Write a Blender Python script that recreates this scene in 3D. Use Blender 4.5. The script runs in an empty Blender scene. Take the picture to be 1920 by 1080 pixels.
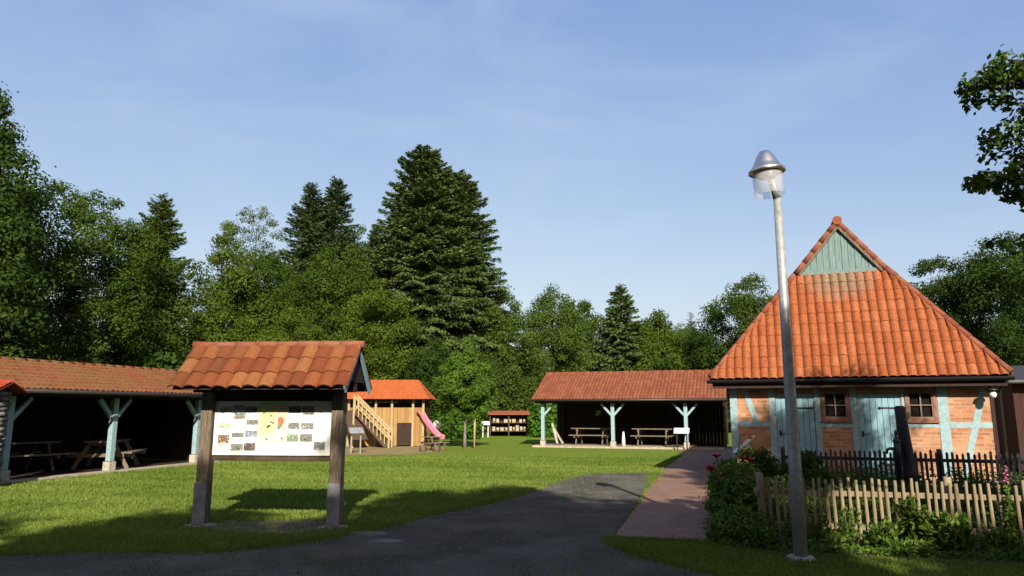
import bpy, math, random
import numpy as np
from mathutils import Vector, Matrix

S = bpy.context.scene
COL = S.collection
R = math.radians

# ------------------------------------------------------------------ camera
cam = bpy.data.cameras.new("camera")
cam_o = bpy.data.objects.new("camera", cam)
COL.objects.link(cam_o)
cam_o.location = (0, 0, 1.6)
cam_o.rotation_euler = (R(90 + 9.79), 0, 0)
cam.sensor_width = 36
cam.lens = 25.0
cam.clip_end = 2000
S.camera = cam_o

# ------------------------------------------------------------------ sky, sun, exposure
SUN_DIR = Vector((1.05, -8.0, 4.5)).normalized()      # towards the sun
elev = math.asin(SUN_DIR.z)
w = bpy.data.worlds.new("World")
S.world = w
w.use_nodes = True
nt = w.node_tree
bg = nt.nodes["Background"]
sky = nt.nodes.new("ShaderNodeTexSky")
sky.sky_type = 'NISHITA'
sky.sun_disc = False
sky.sun_elevation = elev
sky.sun_rotation = math.atan2(SUN_DIR.x, SUN_DIR.y)
sky.altitude = 0
sky.air_density = 1.0
sky.dust_density = 2.2
sky.ozone_density = 2.0
sep = nt.nodes.new("ShaderNodeSeparateColor"); cmb = nt.nodes.new("ShaderNodeCombineColor")
nt.links.new(sky.outputs[0], sep.inputs[0])
for _i, (_e, _k) in enumerate(((0.82, 1.195), (0.70, 1.28), (0.35, 2.32))):      # colour response of the camera to the sky
    _p = nt.nodes.new("ShaderNodeMath"); _p.operation = 'POWER'; _p.inputs[1].default_value = _e
    _m = nt.nodes.new("ShaderNodeMath"); _m.operation = 'MULTIPLY'; _m.inputs[1].default_value = _k
    nt.links.new(sep.outputs[_i], _p.inputs[0]); nt.links.new(_p.outputs[0], _m.inputs[0]); nt.links.new(_m.outputs[0], cmb.inputs[_i])
_tc = nt.nodes.new("ShaderNodeTexCoord"); _mp = nt.nodes.new("ShaderNodeMapping"); _mp.inputs["Scale"].default_value = (1.2, 1.0, 3.5); _mp.inputs["Rotation"].default_value = (0, R(18), 0)
_nz = nt.nodes.new("ShaderNodeTexNoise"); _nz.inputs["Scale"].default_value = 2.2; _nz.inputs["Detail"].default_value = 6; _nz.inputs["Distortion"].default_value = 0.6
_rp = nt.nodes.new("ShaderNodeValToRGB"); _rp.color_ramp.elements[0].position = 0.42; _rp.color_ramp.elements[1].position = 0.8
_rp.color_ramp.elements[0].color = (0, 0, 0, 1); _rp.color_ramp.elements[1].color = (0.42, 0.42, 0.42, 1)
_mx = nt.nodes.new("ShaderNodeMix"); _mx.data_type = 'RGBA'; _mx.inputs[7].default_value = (3.1, 3.7, 4.4, 1)      # faint high cirrus
nt.links.new(_tc.outputs["Generated"], _mp.inputs[0]); nt.links.new(_mp.outputs[0], _nz.inputs["Vector"]); nt.links.new(_nz.outputs["Fac"], _rp.inputs[0])
nt.links.new(_rp.outputs[0], _mx.inputs[0]); nt.links.new(cmb.outputs[0], _mx.inputs[6]); nt.links.new(_mx.outputs[2], bg.inputs[0])
bg.inputs[1].default_value = 0.088
sl = bpy.data.lights.new("sun", 'SUN')
sl.energy = 5.0
sl.angle = R(0.53)
sl.color = (1.0, 0.90, 0.76)
so = bpy.data.objects.new("sun", sl)
COL.objects.link(so)
so.rotation_euler = SUN_DIR.to_track_quat('Z', 'Y').to_euler()
S.view_settings.view_transform = 'Standard'
S.view_settings.look = 'None'
S.view_settings.exposure = 1.2
S.view_settings.gamma = 1
S.view_settings.use_curve_mapping = False
S.cycles.max_bounces = 8
S.cycles.transparent_max_bounces = 8
S.cycles.use_denoising = True

# ------------------------------------------------------------------ material helpers
ALB = 0.65          # overall albedo calibration
class N:
    def __init__(s, name):
        s.m = bpy.data.materials.new(name); s.m.use_nodes = True
        s.t = s.m.node_tree; s.b = s.t.nodes["Principled BSDF"]
        s.out = s.t.nodes["Material Output"]
    def n(s, typ, **kw):
        x = s.t.nodes.new(typ)
        for k, v in kw.items(): setattr(x, k, v)
        return x
    def l(s, a, b): s.t.links.new(a, b)
    def co(s, scale=(1, 1, 1), swz=False):
        tc = s.n("ShaderNodeTexCoord"); o = tc.outputs["Object"]
        if swz:
            sp = s.n("ShaderNodeSeparateXYZ"); cb = s.n("ShaderNodeCombineXYZ")
            s.l(o, sp.inputs[0]); s.l(sp.outputs[0], cb.inputs[0]); s.l(sp.outputs[2], cb.inputs[1]); s.l(sp.outputs[1], cb.inputs[2])
            o = cb.outputs[0]
        mp = s.n("ShaderNodeMapping"); mp.inputs["Scale"].default_value = scale
        s.l(o, mp.inputs[0]); return mp.outputs[0]
    def noise(s, sc, det=4, scale=(1, 1, 1), rough=0.6, swz=False):
        x = s.n("ShaderNodeTexNoise"); x.inputs["Scale"].default_value = sc; x.inputs["Detail"].default_value = det
        x.inputs["Roughness"].default_value = rough
        s.l(s.co(scale, swz), x.inputs["Vector"]); return x.outputs["Fac"]
    def ramp(s, fac, stops):
        x = s.n("ShaderNodeValToRGB"); e = x.color_ramp.elements
        while len(e) < len(stops): e.new(0.5)
        for q, (p, c) in zip(e, stops):
            q.position = p; q.color = (*c, 1) if len(c) == 3 else c
        s.l(fac, x.inputs[0]); return x.outputs[0]
    def mix(s, fac, a, b, mode='MIX'):
        x = s.n("ShaderNodeMix", data_type='RGBA', blend_type=mode)
        for inp, v in ((x.inputs[0], fac), (x.inputs[6], a), (x.inputs[7], b)):
            if isinstance(v, (int, float)): inp.default_value = v
            elif isinstance(v, tuple): inp.default_value = (*v, 1)
            else: s.l(v, inp)
        return x.outputs[2]
    def attr(s, name="rnd"):
        x = s.n("ShaderNodeAttribute"); x.attribute_name = name; return x.outputs["Fac"]
    def bump(s, h, strength=0.3, dist=0.02):
        x = s.n("ShaderNodeBump"); x.inputs["Strength"].default_value = strength; x.inputs["Distance"].default_value = dist
        s.l(h, x.inputs["Height"]); s.l(x.outputs[0], s.b.inputs["Normal"])
    def base(s, c, rough=0.7, metal=0, spec=0.4):
        if metal >= 1: s.b.inputs["Base Color"].default_value = (*c, 1)
        elif isinstance(c, tuple): s.b.inputs["Base Color"].default_value = (*(k * ALB for k in c), 1)
        else: s.l(s.mix(1.0, c, (ALB,) * 3, 'MULTIPLY'), s.b.inputs["Base Color"])
        s.b.inputs["Roughness"].default_value = rough; s.b.inputs["Metallic"].default_value = metal
        s.b.inputs["Specular IOR Level"].default_value = spec

def m_noise(name, a, b, sc=6, scale=(1, 1, 1), rough=0.75, bump=0.2, metal=0, spec=0.3, det=5, lo=0.35, hi=0.65, rndmix=0.0):
    q = N(name); f = q.noise(sc, det, scale)
    c = q.ramp(f, [(lo, a), (hi, b)])
    if rndmix:
        r = q.attr(); c = q.mix(rndmix, c, q.ramp(r, [(0, tuple(x * .55 for x in a)), (1, tuple(min(1, x * 1.5) for x in b))]))
    q.base(c, rough, metal, spec)
    if bump: q.bump(f, bump)
    return q.m

def m_leaf(name, dark, light, trans=0.35, rough=0.55):
    q = N(name); r = q.attr()
    c = q.ramp(r, [(0.0, dark), (0.6, tuple((a + b) / 2 for a, b in zip(dark, light))), (1.0, light)])
    q.base(c, 0.7, 0, 0.06)
    tr = q.n("ShaderNodeBsdfTranslucent"); ms = q.n("ShaderNodeMixShader"); ms.inputs[0].default_value = trans
    tc = q.mix(1.0, q.mix(0.5, c, (0.12, 0.20, 0.015)), (ALB,) * 3, 'MULTIPLY')
    q.l(tc, tr.inputs[0]); q.l(q.b.outputs[0], ms.inputs[1]); q.l(tr.outputs[0], ms.inputs[2]); q.l(ms.outputs[0], q.out.inputs[0])
    return q.m

def m_tile(name, cols, stain=(0.12, 0.10, 0.06), st_amt=0.5, lo=0.5, hi=0.72, rough=0.6):
    q = N(name); r = q.attr()
    n = len(cols)
    c = q.ramp(r, [(i / (n - 1), k) for i, k in enumerate(cols)])
    f = q.noise(1.3, 6); g = q.noise(26, 3)
    sf = q.ramp(f, [(lo, (0, 0, 0)), (hi, (st_amt,) * 3)])
    c = q.mix(sf, c, stain)
    c = q.mix(q.ramp(g, [(0.35, (0.3,) * 3), (0.62, (0, 0, 0))]), c, tuple(x * .45 for x in cols[0]))
    q.base(c, 0.85, 0, 0.12); q.bump(g, 0.25, 0.01)
    return q.m

M = {}
def mk_materials():
    # ground
    q = N("lawn_grass")
    f1 = q.noise(0.22, 5); f2 = q.noise(2.2, 5, rough=0.7); f3 = q.noise(30, 4); f4 = q.noise(0.6, 3, (0.35, 2.2, 1))
    c = q.ramp(f2, [(0.3, (0.125, 0.195, 0.03)), (0.5, (0.18, 0.26, 0.045)), (0.72, (0.25, 0.29, 0.065))])
    c = q.mix(q.ramp(f1, [(0.42, (0, 0, 0)), (0.64, (0.5,) * 3)]), c, (0.20, 0.24, 0.045))
    c = q.mix(q.ramp(f3, [(0.3, (0.6,) * 3), (0.6, (0, 0, 0))]), c, (0.065, 0.12, 0.016))
    c = q.mix(q.ramp(f4, [(0.45, (0, 0, 0)), (0.62, (0.35,) * 3)]), c, (0.11, 0.18, 0.022))
    q.base(c, 1.0, 0, 0.0); q.bump(f3, 0.6, 0.05); M['lawn'] = q.m
    q = N("gravel_asphalt")
    f1 = q.noise(60, 3); f2 = q.noise(0.9, 5); f3 = q.noise(7, 4)
    c = q.ramp(f1, [(0.32, (0.05, 0.048, 0.038)), (0.55, (0.118, 0.114, 0.09)), (0.72, (0.27, 0.26, 0.21))])
    c = q.mix(q.ramp(f2, [(0.42, (0, 0, 0)), (0.6, (0.7,) * 3)]), c, (0.19, 0.18, 0.15))
    c = q.mix(q.ramp(f3, [(0.62, (0, 0, 0)), (0.72, (0.5,) * 3)]), c, (0.07, 0.09, 0.03))
    q.base(c, 1.0, 0, 0.0); q.bump(f1, 0.8, 0.03); M['gravel'] = q.m
    q = N("brick_paving")
    br = q.n("ShaderNodeTexBrick"); q.l(q.co(), br.inputs["Vector"])
    br.inputs["Scale"].default_value = 1; br.inputs["Brick Width"].default_value = 0.21; br.inputs["Row Height"].default_value = 0.105
    br.inputs["Mortar Size"].default_value = 0.010; br.inputs["Mortar Smooth"].default_value = 0.3
    br.inputs["Color1"].default_value = (0.22, 0.115, 0.08, 1); br.inputs["Color2"].default_value = (0.34, 0.185, 0.12, 1); br.inputs["Mortar"].default_value = (0.06, 0.05, 0.035, 1)
    f = q.noise(1.5, 5); c = q.mix(q.ramp(f, [(0.4, (0, 0, 0)), (0.7, (0.55,) * 3)]), br.outputs[0], (0.20, 0.15, 0.115))
    q.base(c, 0.85, 0, 0.3); q.bump(br.outputs["Fac"], -0.5, 0.01); M['paving'] = q.m
    M['soil'] = m_noise("soil", (0.07, 0.045, 0.028), (0.16, 0.11, 0.07), 9, bump=0.6)
    M['wornsoil'] = m_noise("worn_soil", (0.10, 0.065, 0.035), (0.15, 0.14, 0.05), 5, bump=0.5)
    M['sand'] = m_noise("sand", (0.20, 0.17, 0.06), (0.30, 0.22, 0.11), 2, bump=0.2)
    M['wireshadow'] = m_noise("wire_shadow_grass", (0.04, 0.07, 0.010), (0.06, 0.10, 0.014), 5, bump=0.3)  # grass colour darkened for the painted wire shadow
    M['slab'] = m_noise("slab_concrete", (0.30, 0.26, 0.19), (0.46, 0.41, 0.31), 5, bump=0.3)
    M['concrete'] = m_noise("concrete", (0.34, 0.31, 0.25), (0.50, 0.46, 0.38), 9, bump=0.3)
    M['stone'] = m_noise("stone", (0.05, 0.05, 0.048), (0.20, 0.195, 0.185), 5, bump=0.5, rndmix=0.4)
    # wood
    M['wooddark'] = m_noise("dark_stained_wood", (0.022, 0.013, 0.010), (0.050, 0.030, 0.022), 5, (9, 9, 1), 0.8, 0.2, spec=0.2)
    M['woodpost'] = m_noise("weathered_post_wood", (0.075, 0.052, 0.034), (0.22, 0.175, 0.125), 5, (12, 12, 0.9), 0.85, 0.5)
    M['woodbeam'] = m_noise("brown_beam_wood", (0.05, 0.032, 0.02), (0.10, 0.065, 0.04), 5, (1, 9, 9), 0.85, 0.4)
    M['tablewood'] = m_noise("table_wood", (0.12, 0.09, 0.06), (0.23, 0.185, 0.13), 6, (2, 10, 10), 0.8, 0.3)
    M['playwood'] = m_noise("honey_plank_wood", (0.25, 0.13, 0.035), (0.38, 0.23, 0.08), 4, (7, 7, 0.6), 0.7, 0.2, rndmix=0.35)
    M['palewood'] = m_noise("pale_post_wood", (0.33, 0.24, 0.11), (0.45, 0.34, 0.18), 5, (8, 8, 1), 0.7, 0.2)
    M['fencewood'] = m_noise("picket_wood", (0.15, 0.11, 0.06), (0.30, 0.235, 0.145), 7, (8, 8, 1.0), 0.75, 0.4, rndmix=0.35)
    M['blackwood'] = m_noise("black_picket_wood", (0.010, 0.011, 0.014), (0.03, 0.03, 0.034), 7, (8, 8, 1.2), 0.7, 0.3)
    M['blue'] = m_noise("blue_painted_timber", (0.225, 0.35, 0.385), (0.33, 0.46, 0.49), 5, (3, 3, 3), 0.6, 0.15)
    M['doorblue'] = m_noise("blue_door_paint", (0.19, 0.365, 0.44), (0.265, 0.44, 0.51), 5, (9, 9, 0.8), 0.6, 0.1)
    M['gableblue'] = m_noise("weathered_gable_paint", (0.09, 0.17, 0.165), (0.19, 0.285, 0.28), 5, (10, 10, 0.7), 0.7, 0.3)
    M['windowbrown'] = m_noise("brown_window_paint", (0.20, 0.085, 0.05), (0.29, 0.13, 0.08), 8, bump=0.1, rough=0.5)
    q = N("window_glass"); q.base((0.015, 0.013, 0.012), 0.06, 0, 0.5); M['glass'] = q.m
    q = N("iron_black"); q.base((0.01, 0.01, 0.012), 0.5, 0, 0.4); M['iron'] = q.m
    q = N("gutter_dark"); q.base((0.035, 0.028, 0.024), 0.5, 0, 0.4); M['gutter'] = q.m
    # brick infill
    q = N("brick_infill")
    br = q.n("ShaderNodeTexBrick"); q.l(q.co(swz=True), br.inputs["Vector"])
    br.inputs["Scale"].default_value = 1; br.inputs["Brick Width"].default_value = 0.25; br.inputs["Row Height"].default_value = 0.077
    br.inputs["Mortar Size"].default_value = 0.012; br.inputs["Mortar Smooth"].default_value = 0.4; br.inputs["Bias"].default_value = 0.0
    br.inputs["Color1"].default_value = (0.36, 0.135, 0.058, 1); br.inputs["Color2"].default_value = (0.56, 0.30, 0.155, 1); br.inputs["Mortar"].default_value = (0.42, 0.31, 0.225, 1)
    f = q.noise(3, 6, swz=True); f2 = q.noise(9, 2, (0.5, 1.6, 1), swz=True)
    c = q.mix(q.ramp(f, [(0.45, (0, 0, 0)), (0.7, (0.6,) * 3)]), br.outputs[0], (0.28, 0.10, 0.045))
    c = q.mix(q.ramp(f2, [(0.56, (0, 0, 0)), (0.7, (0.5,) * 3)]), c, (0.46, 0.28, 0.16))
    q.base(c, 0.85, 0, 0.3); q.bump(br.outputs["Fac"], -0.6, 0.01); M['brick'] = q.m
    # tiles
    M['tilehouse'] = m_tile("orange_pantile", [(0.25, 0.075, 0.03), (0.32, 0.105, 0.045), (0.36, 0.13, 0.065)], (0.2, 0.07, 0.03), 0.4)
    q = N("orange_pantile_stained"); r = q.attr()       # same tiles, pale lichen washed down below the gable boards
    c = q.ramp(r, [(0, (0.31, 0.088, 0.034)), (0.5, (0.355, 0.112, 0.042)), (1, (0.40, 0.138, 0.055))])
    tc = q.n("ShaderNodeTexCoord"); mp = q.n("ShaderNodeMapping"); mp.inputs["Location"].default_value = (-3.0 * 0.9, 0, -4.68 * 1.25); mp.inputs["Scale"].default_value = (0.9, 0.0, 1.25)
    q.l(tc.outputs["Object"], mp.inputs[0])
    gr = q.n("ShaderNodeTexGradient", gradient_type='SPHERICAL'); q.l(mp.outputs[0], gr.inputs[0])
    f = q.noise(5, 5, (1.6, 1, 0.5)); g = q.noise(22, 3)
    a = q.n("ShaderNodeMath", operation='MULTIPLY'); q.l(gr.outputs["Fac"], a.inputs[0]); q.l(f, a.inputs[1])
    c = q.mix(q.ramp(a.outputs[0], [(0.10, (0, 0, 0)), (0.36, (0.75,) * 3)]), c, (0.22, 0.205, 0.145))
    c = q.mix(q.ramp(g, [(0.35, (0.5,) * 3), (0.6, (0, 0, 0))]), c, (0.14, 0.034, 0.012))
    q.base(c, 0.85, 0, 0.12); q.bump(g, 0.25, 0.01); M['tilefront'] = q.m
    M['ridgetile'] = m_tile("ridge_tile", [(0.20, 0.06, 0.035), (0.27, 0.09, 0.05), (0.31, 0.12, 0.075)], (0.2, 0.14, 0.09), 0.6)
    M['tileboard'] = m_tile("board_pantile", [(0.16, 0.045, 0.018), (0.21, 0.06, 0.022), (0.24, 0.078, 0.028), (0.29, 0.115, 0.042)], (0.09, 0.055, 0.025), 0.5)
    M['tileleft'] = m_tile("mossy_pantile", [(0.18, 0.062, 0.026), (0.20, 0.072, 0.030), (0.215, 0.08, 0.034)], (0.15, 0.115, 0.035), 0.7, 0.42, 0.7)
    M['tileright'] = m_tile("red_pantile", [(0.20, 0.062, 0.030), (0.245, 0.08, 0.040), (0.27, 0.10, 0.055)], (0.15, 0.07, 0.04), 0.4)
    M['tileplay'] = m_tile("bright_orange_roof", [(0.42, 0.105, 0.03), (0.46, 0.125, 0.04)], (0.36, 0.10, 0.04), 0.3)
    M['tilered'] = m_tile("bright_red_tile", [(0.33, 0.05, 0.025), (0.4, 0.07, 0.03)], (0.4, 0.1, 0.05), 0.3)
    M['maroon'] = m_noise("maroon_boards", (0.035, 0.010, 0.010), (0.055, 0.016, 0.015), 4, (8, 8, 1), 0.8, 0.1)
    # metal, glass, plastic
    M['galv'] = m_noise("galvanised_steel", (0.31, 0.33, 0.33), (0.49, 0.50, 0.49), 14, (1, 1, 1), 0.5, 0.03, metal=0.4)
    q = N("polished_steel"); q.base((0.60, 0.56, 0.50), 0.34, 1, 0.5); M['steel'] = q.m
    q = N("lamp_glass"); q.base((0.92, 0.95, 0.96), 0.12, 0, 0.5); q.b.inputs["Alpha"].default_value = 0.2; M['lampglass'] = q.m
    q = N("white_enamel"); q.base((0.75, 0.75, 0.72), 0.5); M['white'] = q.m
    M['bracket'] = m_noise("grey_steel_shoe", (0.20, 0.21, 0.23), (0.36, 0.36, 0.37), 8, (1, 1, 1), 0.6, 0.1, metal=0.2)
    q = N("pink_plastic"); q.base((0.75, 0.16, 0.24), 0.4); M['pink'] = q.m
    # print
    for k, c in dict(print_white=(0.80, 0.80, 0.77), print_yellow=(0.68, 0.76, 0.33), print_green=(0.58, 0.74, 0.50), print_beige=(0.80, 0.62, 0.40),
                     print_red=(0.55, 0.16, 0.08), print_dark=(0.06, 0.06, 0.055), print_mid=(0.22, 0.22, 0.20), print_light=(0.5, 0.52, 0.5),
                     print_leaf=(0.16, 0.27, 0.13), print_brown=(0.30, 0.15, 0.07), print_blue=(0.25, 0.33, 0.45), print_pale=(0.70, 0.78, 0.68)).items():
        q = N(k); q.base(c, 0.45, 0, 0.4); M[k] = q.m
    # leaves
    M['bark'] = m_noise("bark", (0.05, 0.04, 0.03), (0.12, 0.10, 0.075), 8, (4, 4, 0.7), 0.9, 0.7)
    M['birchbark'] = m_noise("pale_bark", (0.10, 0.09, 0.07), (0.30, 0.27, 0.21), 6, (2, 2, 2), 0.9, 0.4)
    M['lf_mid'] = m_leaf("leaf_mid_green", (0.031, 0.065, 0.009), (0.100, 0.159, 0.019))
    M['lf_light'] = m_leaf("leaf_light_green", (0.048, 0.090, 0.009), (0.137, 0.201, 0.025))
    M['lf_bright'] = m_leaf("leaf_bright_green", (0.044, 0.119, 0.013), (0.106, 0.250, 0.027))
    M['lf_young'] = m_leaf('leaf_young_tree', (0.055, 0.120, 0.014), (0.165, 0.280, 0.035))
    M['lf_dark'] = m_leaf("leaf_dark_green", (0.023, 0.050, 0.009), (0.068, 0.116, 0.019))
    M['lf_olive'] = m_leaf("leaf_olive", (0.041, 0.079, 0.012), (0.126, 0.191, 0.034))
    M['lf_pale'] = m_leaf("leaf_silvery", (0.068, 0.102, 0.041), (0.176, 0.230, 0.105))
    M['lf_spruce'] = m_leaf("needle_spruce", (0.037, 0.079, 0.022), (0.157, 0.222, 0.060), 0.15)
    M['lf_spruce2'] = m_leaf("needle_blue_spruce", (0.036, 0.070, 0.024), (0.115, 0.165, 0.060), 0.15)
    M['lf_oak'] = m_leaf("leaf_oak", (0.029, 0.058, 0.008), (0.111, 0.189, 0.021), 0.25)
    M['lf_weed'] = m_leaf("leaf_weed", (0.053, 0.112, 0.018), (0.210, 0.330, 0.053))
    M['blade'] = m_leaf("grass_blade", (0.09, 0.165, 0.022), (0.29, 0.365, 0.075), 0.35)
    M['straw'] = m_noise("dry_stem", (0.30, 0.26, 0.12), (0.42, 0.36, 0.18), 5)
    q = N("petal_red"); q.base((0.62, 0.012, 0.02), 0.6); M['red'] = q.m
    q = N("petal_orange"); q.base((0.75, 0.13, 0.02), 0.6); M['orange'] = q.m
    q = N("petal_pink"); q.base((0.55, 0.10, 0.30), 0.6); M['foxpink'] = q.m
mk_materials()

# ------------------------------------------------------------------ mesh builder
class MB:
    def __init__(s, seed=0):
        s.v = []; s.f = []; s.mi = []; s.r = []; s.rng = random.Random(seed); s.sm = []
    def add(s, vs, fs, m=0, r=None, smooth=False):
        o = len(s.v); s.v += [tuple(v) for v in vs]
        if r is None: r = s.rng.random()
        for f in fs: s.f.append(tuple(o + i for i in f)); s.mi.append(m); s.r.append(r); s.sm.append(smooth)
    def box(s, x0, x1, y0, y1, z0, z1, m=0):
        vs = [(x, y, z) for z in (z0, z1) for y in (y0, y1) for x in (x0, x1)]
        s.add(vs, [(0, 2, 3, 1), (4, 5, 7, 6), (0, 1, 5, 4), (2, 6, 7, 3), (0, 4, 6, 2), (1, 3, 7, 5)], m)
    def beam(s, p, q, w, h, m=0, up=(0, 0, 1)):
        p = Vector(p); q = Vector(q); d = (q - p).normalized(); u = Vector(up)
        if abs(d.dot(u)) > 0.98: u = Vector((0, 1, 0))
        sd = d.cross(u).normalized(); u = sd.cross(d)
        vs = [e + sd * a * w / 2 + u * b * h / 2 for e in (p, q) for a, b in ((-1, -1), (1, -1), (1, 1), (-1, 1))]
        s.add(vs, [(3, 2, 1, 0), (4, 5, 6, 7), (0, 1, 5, 4), (1, 2, 6, 5), (2, 3, 7, 6), (3, 0, 4, 7)], m)
    def tube(s, pts, rad, n=8, m=0, caps=True):
        pts = [Vector(p) for p in pts]
        if not isinstance(rad, (list, tuple)): rad = [rad] * len(pts)
        vs = []; fs = []; ref = Vector((0.13, 0.97, 0.21))
        for i, p in enumerate(pts):
            d = (pts[min(i + 1, len(pts) - 1)] - pts[max(i - 1, 0)]).normalized()
            a = d.cross(ref).normalized(); b = d.cross(a)
            vs += [p + (a * math.cos(2 * math.pi * k / n) + b * math.sin(2 * math.pi * k / n)) * rad[i] for k in range(n)]
        for i in range(len(pts) - 1):
            for k in range(n):
                fs.append((i * n + k, i * n + (k + 1) % n, (i + 1) * n + (k + 1) % n, (i + 1) * n + k))
        s.add(vs, fs, m, smooth=True)
        if caps:
            o = len(s.v) - len(vs); L = len(pts) - 1
            s.f.append(tuple(o + k for k in reversed(range(n)))); s.f.append(tuple(o + L * n + k for k in range(n)))
            s.mi += [m, m]; s.r += [.5, .5]; s.sm += [False, False]
    def lathe(s, c, prof, n=24, m=0, rot=None, smooth=True):
        vs = []; fs = []
        for r, z in prof:
            for k in range(n):
                v = Vector((r * math.cos(2 * math.pi * k / n), r * math.sin(2 * math.pi * k / n), z))
                if rot: v = rot @ v
                vs.append(v + Vector(c))
        for i in range(len(prof) - 1):
            for k in range(n): fs.append((i * n + k, i * n + (k + 1) % n, (i + 1) * n + (k + 1) % n, (i + 1) * n + k))
        s.add(vs, fs, m, smooth=smooth)
    def prism(s, pts, d, m=0):                  # polygon extruded by vector d
        n = len(pts); pts = [Vector(p) for p in pts]; d = Vector(d)
        s.add(pts + [p + d for p in pts], [tuple(range(n))[::-1], tuple(range(n, 2 * n))] + [(i, (i + 1) % n, n + (i + 1) % n, n + i) for i in range(n)], m)
    def blob(s, c, r, m=0, n=7, jit=0.2):
        vs = [];
        for i in range(1, n):
            for k in range(n + 2):
                t = math.pi * i / n; a = 2 * math.pi * k / (n + 2); q = 1 + s.rng.uniform(-jit, jit)
                vs.append((c[0] + r[0] * q * math.sin(t) * math.cos(a), c[1] + r[1] * q * math.sin(t) * math.sin(a), c[2] + r[2] * q * math.cos(t)))
        K = n + 2; fs = [tuple(range(K)), tuple(reversed(range((n - 2) * K, (n - 1) * K)))]
        for i in range(n - 2):
            for k in range(K): fs.append((i * K + k, (i + 1) * K + k, (i + 1) * K + (k + 1) % K, i * K + (k + 1) % K))
        s.add(vs, fs, m, smooth=True)
    def ridge(s, p, q, r=0.09, seg=0.34, m=0, n=8):     # half round ridge tiles laid end over end
        p = Vector(p); q = Vector(q); L = (q - p).length; k = max(1, round(L / seg)); d = (q - p) / k
        for i in range(k):
            j = s.rng.uniform(-.006, .006)
            s.tube([p + d * i + Vector((0, 0, j)), p + d * (i + 1.12)], [r * 1.1, r * 0.93], n, m)
    def tiles(s, O, ux, uv, xl, xr, vmax, tw, g, amp=0.03, lift=0.022, ns=8, m=0):
        O = Vector(O); ux = Vector(ux).normalized(); uv = Vector(uv).normalized(); nn = ux.cross(uv).normalized()
        if nn.z < 0: nn = -nn
        rows = max(1, round(vmax / g)); g = vmax / rows
        prof = [math.sin(math.pi * min(1, max(0, (k / ns) * 1.0))) ** 0.75 for k in range(ns + 1)]
        for r in range(rows):
            v0, v1 = r * g - 0.02 * (r > 0), (r + 1) * g
            a = min(xl(max(v0, 0)), xl(v1)); b = max(xr(max(v0, 0)), xr(v1))
            for c in range(math.floor(a / tw), math.ceil(b / tw)):
                jl = s.rng.uniform(-.004, .006); jx = s.rng.uniform(-.003, .003); vs = []; jv = s.rng.uniform(-.006, .006)
                live = False
                for k in range(ns + 1):
                    x = (c + k / ns) * tw
                    xa = min(max(x, xl(max(v0, 0))), xr(max(v0, 0))); xb = min(max(x, xl(v1)), xr(v1))
                    if abs(xa - x) < 1e-6 or abs(xb - x) < 1e-6: live = True
                    h = amp * prof[k]
                    vs += [O + ux * (xa + jx) + uv * (v0 + jv) + nn * (h + lift + jl - 0.02), O + ux * (xa + jx) + uv * (v0 + jv) + nn * (h + lift + jl), O + ux * (xb + jx) + uv * v1 + nn * h]
                if not live: continue
                fs = []
                for k in range(ns):
                    fs += [(3 * k, 3 * k + 3, 3 * k + 4, 3 * k + 1), (3 * k + 1, 3 * k + 4, 3 * k + 5, 3 * k + 2)]
                s.add(vs, fs, m, smooth=False)
    def build(s, name, mats, parent=None, bevel=0):
        me = bpy.data.meshes.new(name); me.from_pydata(s.v, [], s.f)
        if not isinstance(mats, (list, tuple)): mats = [mats]
        for m in mats: me.materials.append(M[m] if isinstance(m, str) else m)
        me.polygons.foreach_set("material_index", s.mi)
        me.polygons.foreach_set("use_smooth", s.sm)
        a = me.attributes.new("rnd", 'FLOAT', 'FACE'); a.data.foreach_set("value", s.r)
        me.update()
        o = bpy.data.objects.new(name, me); COL.objects.link(o)
        if parent: o.parent = parent
        if bevel:
            b = o.modifiers.new("bevel", 'BEVEL'); b.width = bevel; b.segments = 2; b.limit_method = 'ANGLE'
        return o

def tag(o, label=None, cat=None, group=None, kind=None):
    if label: o['label'] = label
    if cat: o['category'] = cat
    if group: o['group'] = group
    if kind: o['kind'] = kind
    return o
def thing(name, loc, label, cat, rz=0, group=None):
    o = bpy.data.objects.new(name, None); COL.objects.link(o); o.location = loc; o.rotation_euler = (0, 0, rz)
    o.empty_display_size = 0.2
    return tag(o, label, cat, group)
def copy_tree(o, parent=None):
    c = o.copy(); COL.objects.link(c); c.parent = parent
    for ch in list(o.children): copy_tree(ch, c)
    return c

def quads(name, V, F4, rnd, mat, parent=None):      # numpy vertices (n,3), faces (m,4)
    me = bpy.data.meshes.new(name); n = len(V); m, k = F4.shape
    me.vertices.add(n); me.vertices.foreach_set("co", np.ascontiguousarray(V, dtype=np.float32).ravel())
    me.loops.add(m * k); me.loops.foreach_set("vertex_index", F4.astype(np.int32).ravel())
    me.polygons.add(m); me.polygons.foreach_set("loop_start", np.arange(0, m * k, k, dtype=np.int32))
    me.materials.append(M[mat]); me.update(calc_edges=True)
    a = me.attributes.new("rnd", 'FLOAT', 'FACE'); a.data.foreach_set("value", np.clip(rnd, 0, 1).astype(np.float32))
    o = bpy.data.objects.new(name, me); COL.objects.link(o)
    if parent: o.parent = parent
    return o

def unit(a): return a / (np.linalg.norm(a, axis=1, keepdims=True) + 1e-9)
def leafgeo(C, D, Sd, L, W):            # rhombic leaves: centre, long dir, side dir
    n = len(C); L = np.broadcast_to(L, n)[:, None] / 2; W = np.broadcast_to(W, n)[:, None] / 2
    V = np.stack([C - D * L, C + Sd * W - D * L * .15, C + D * L, C - Sd * W - D * L * .15], 1).reshape(-1, 3)
    F = np.arange(4 * n).reshape(n, 4); return V, F

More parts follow.
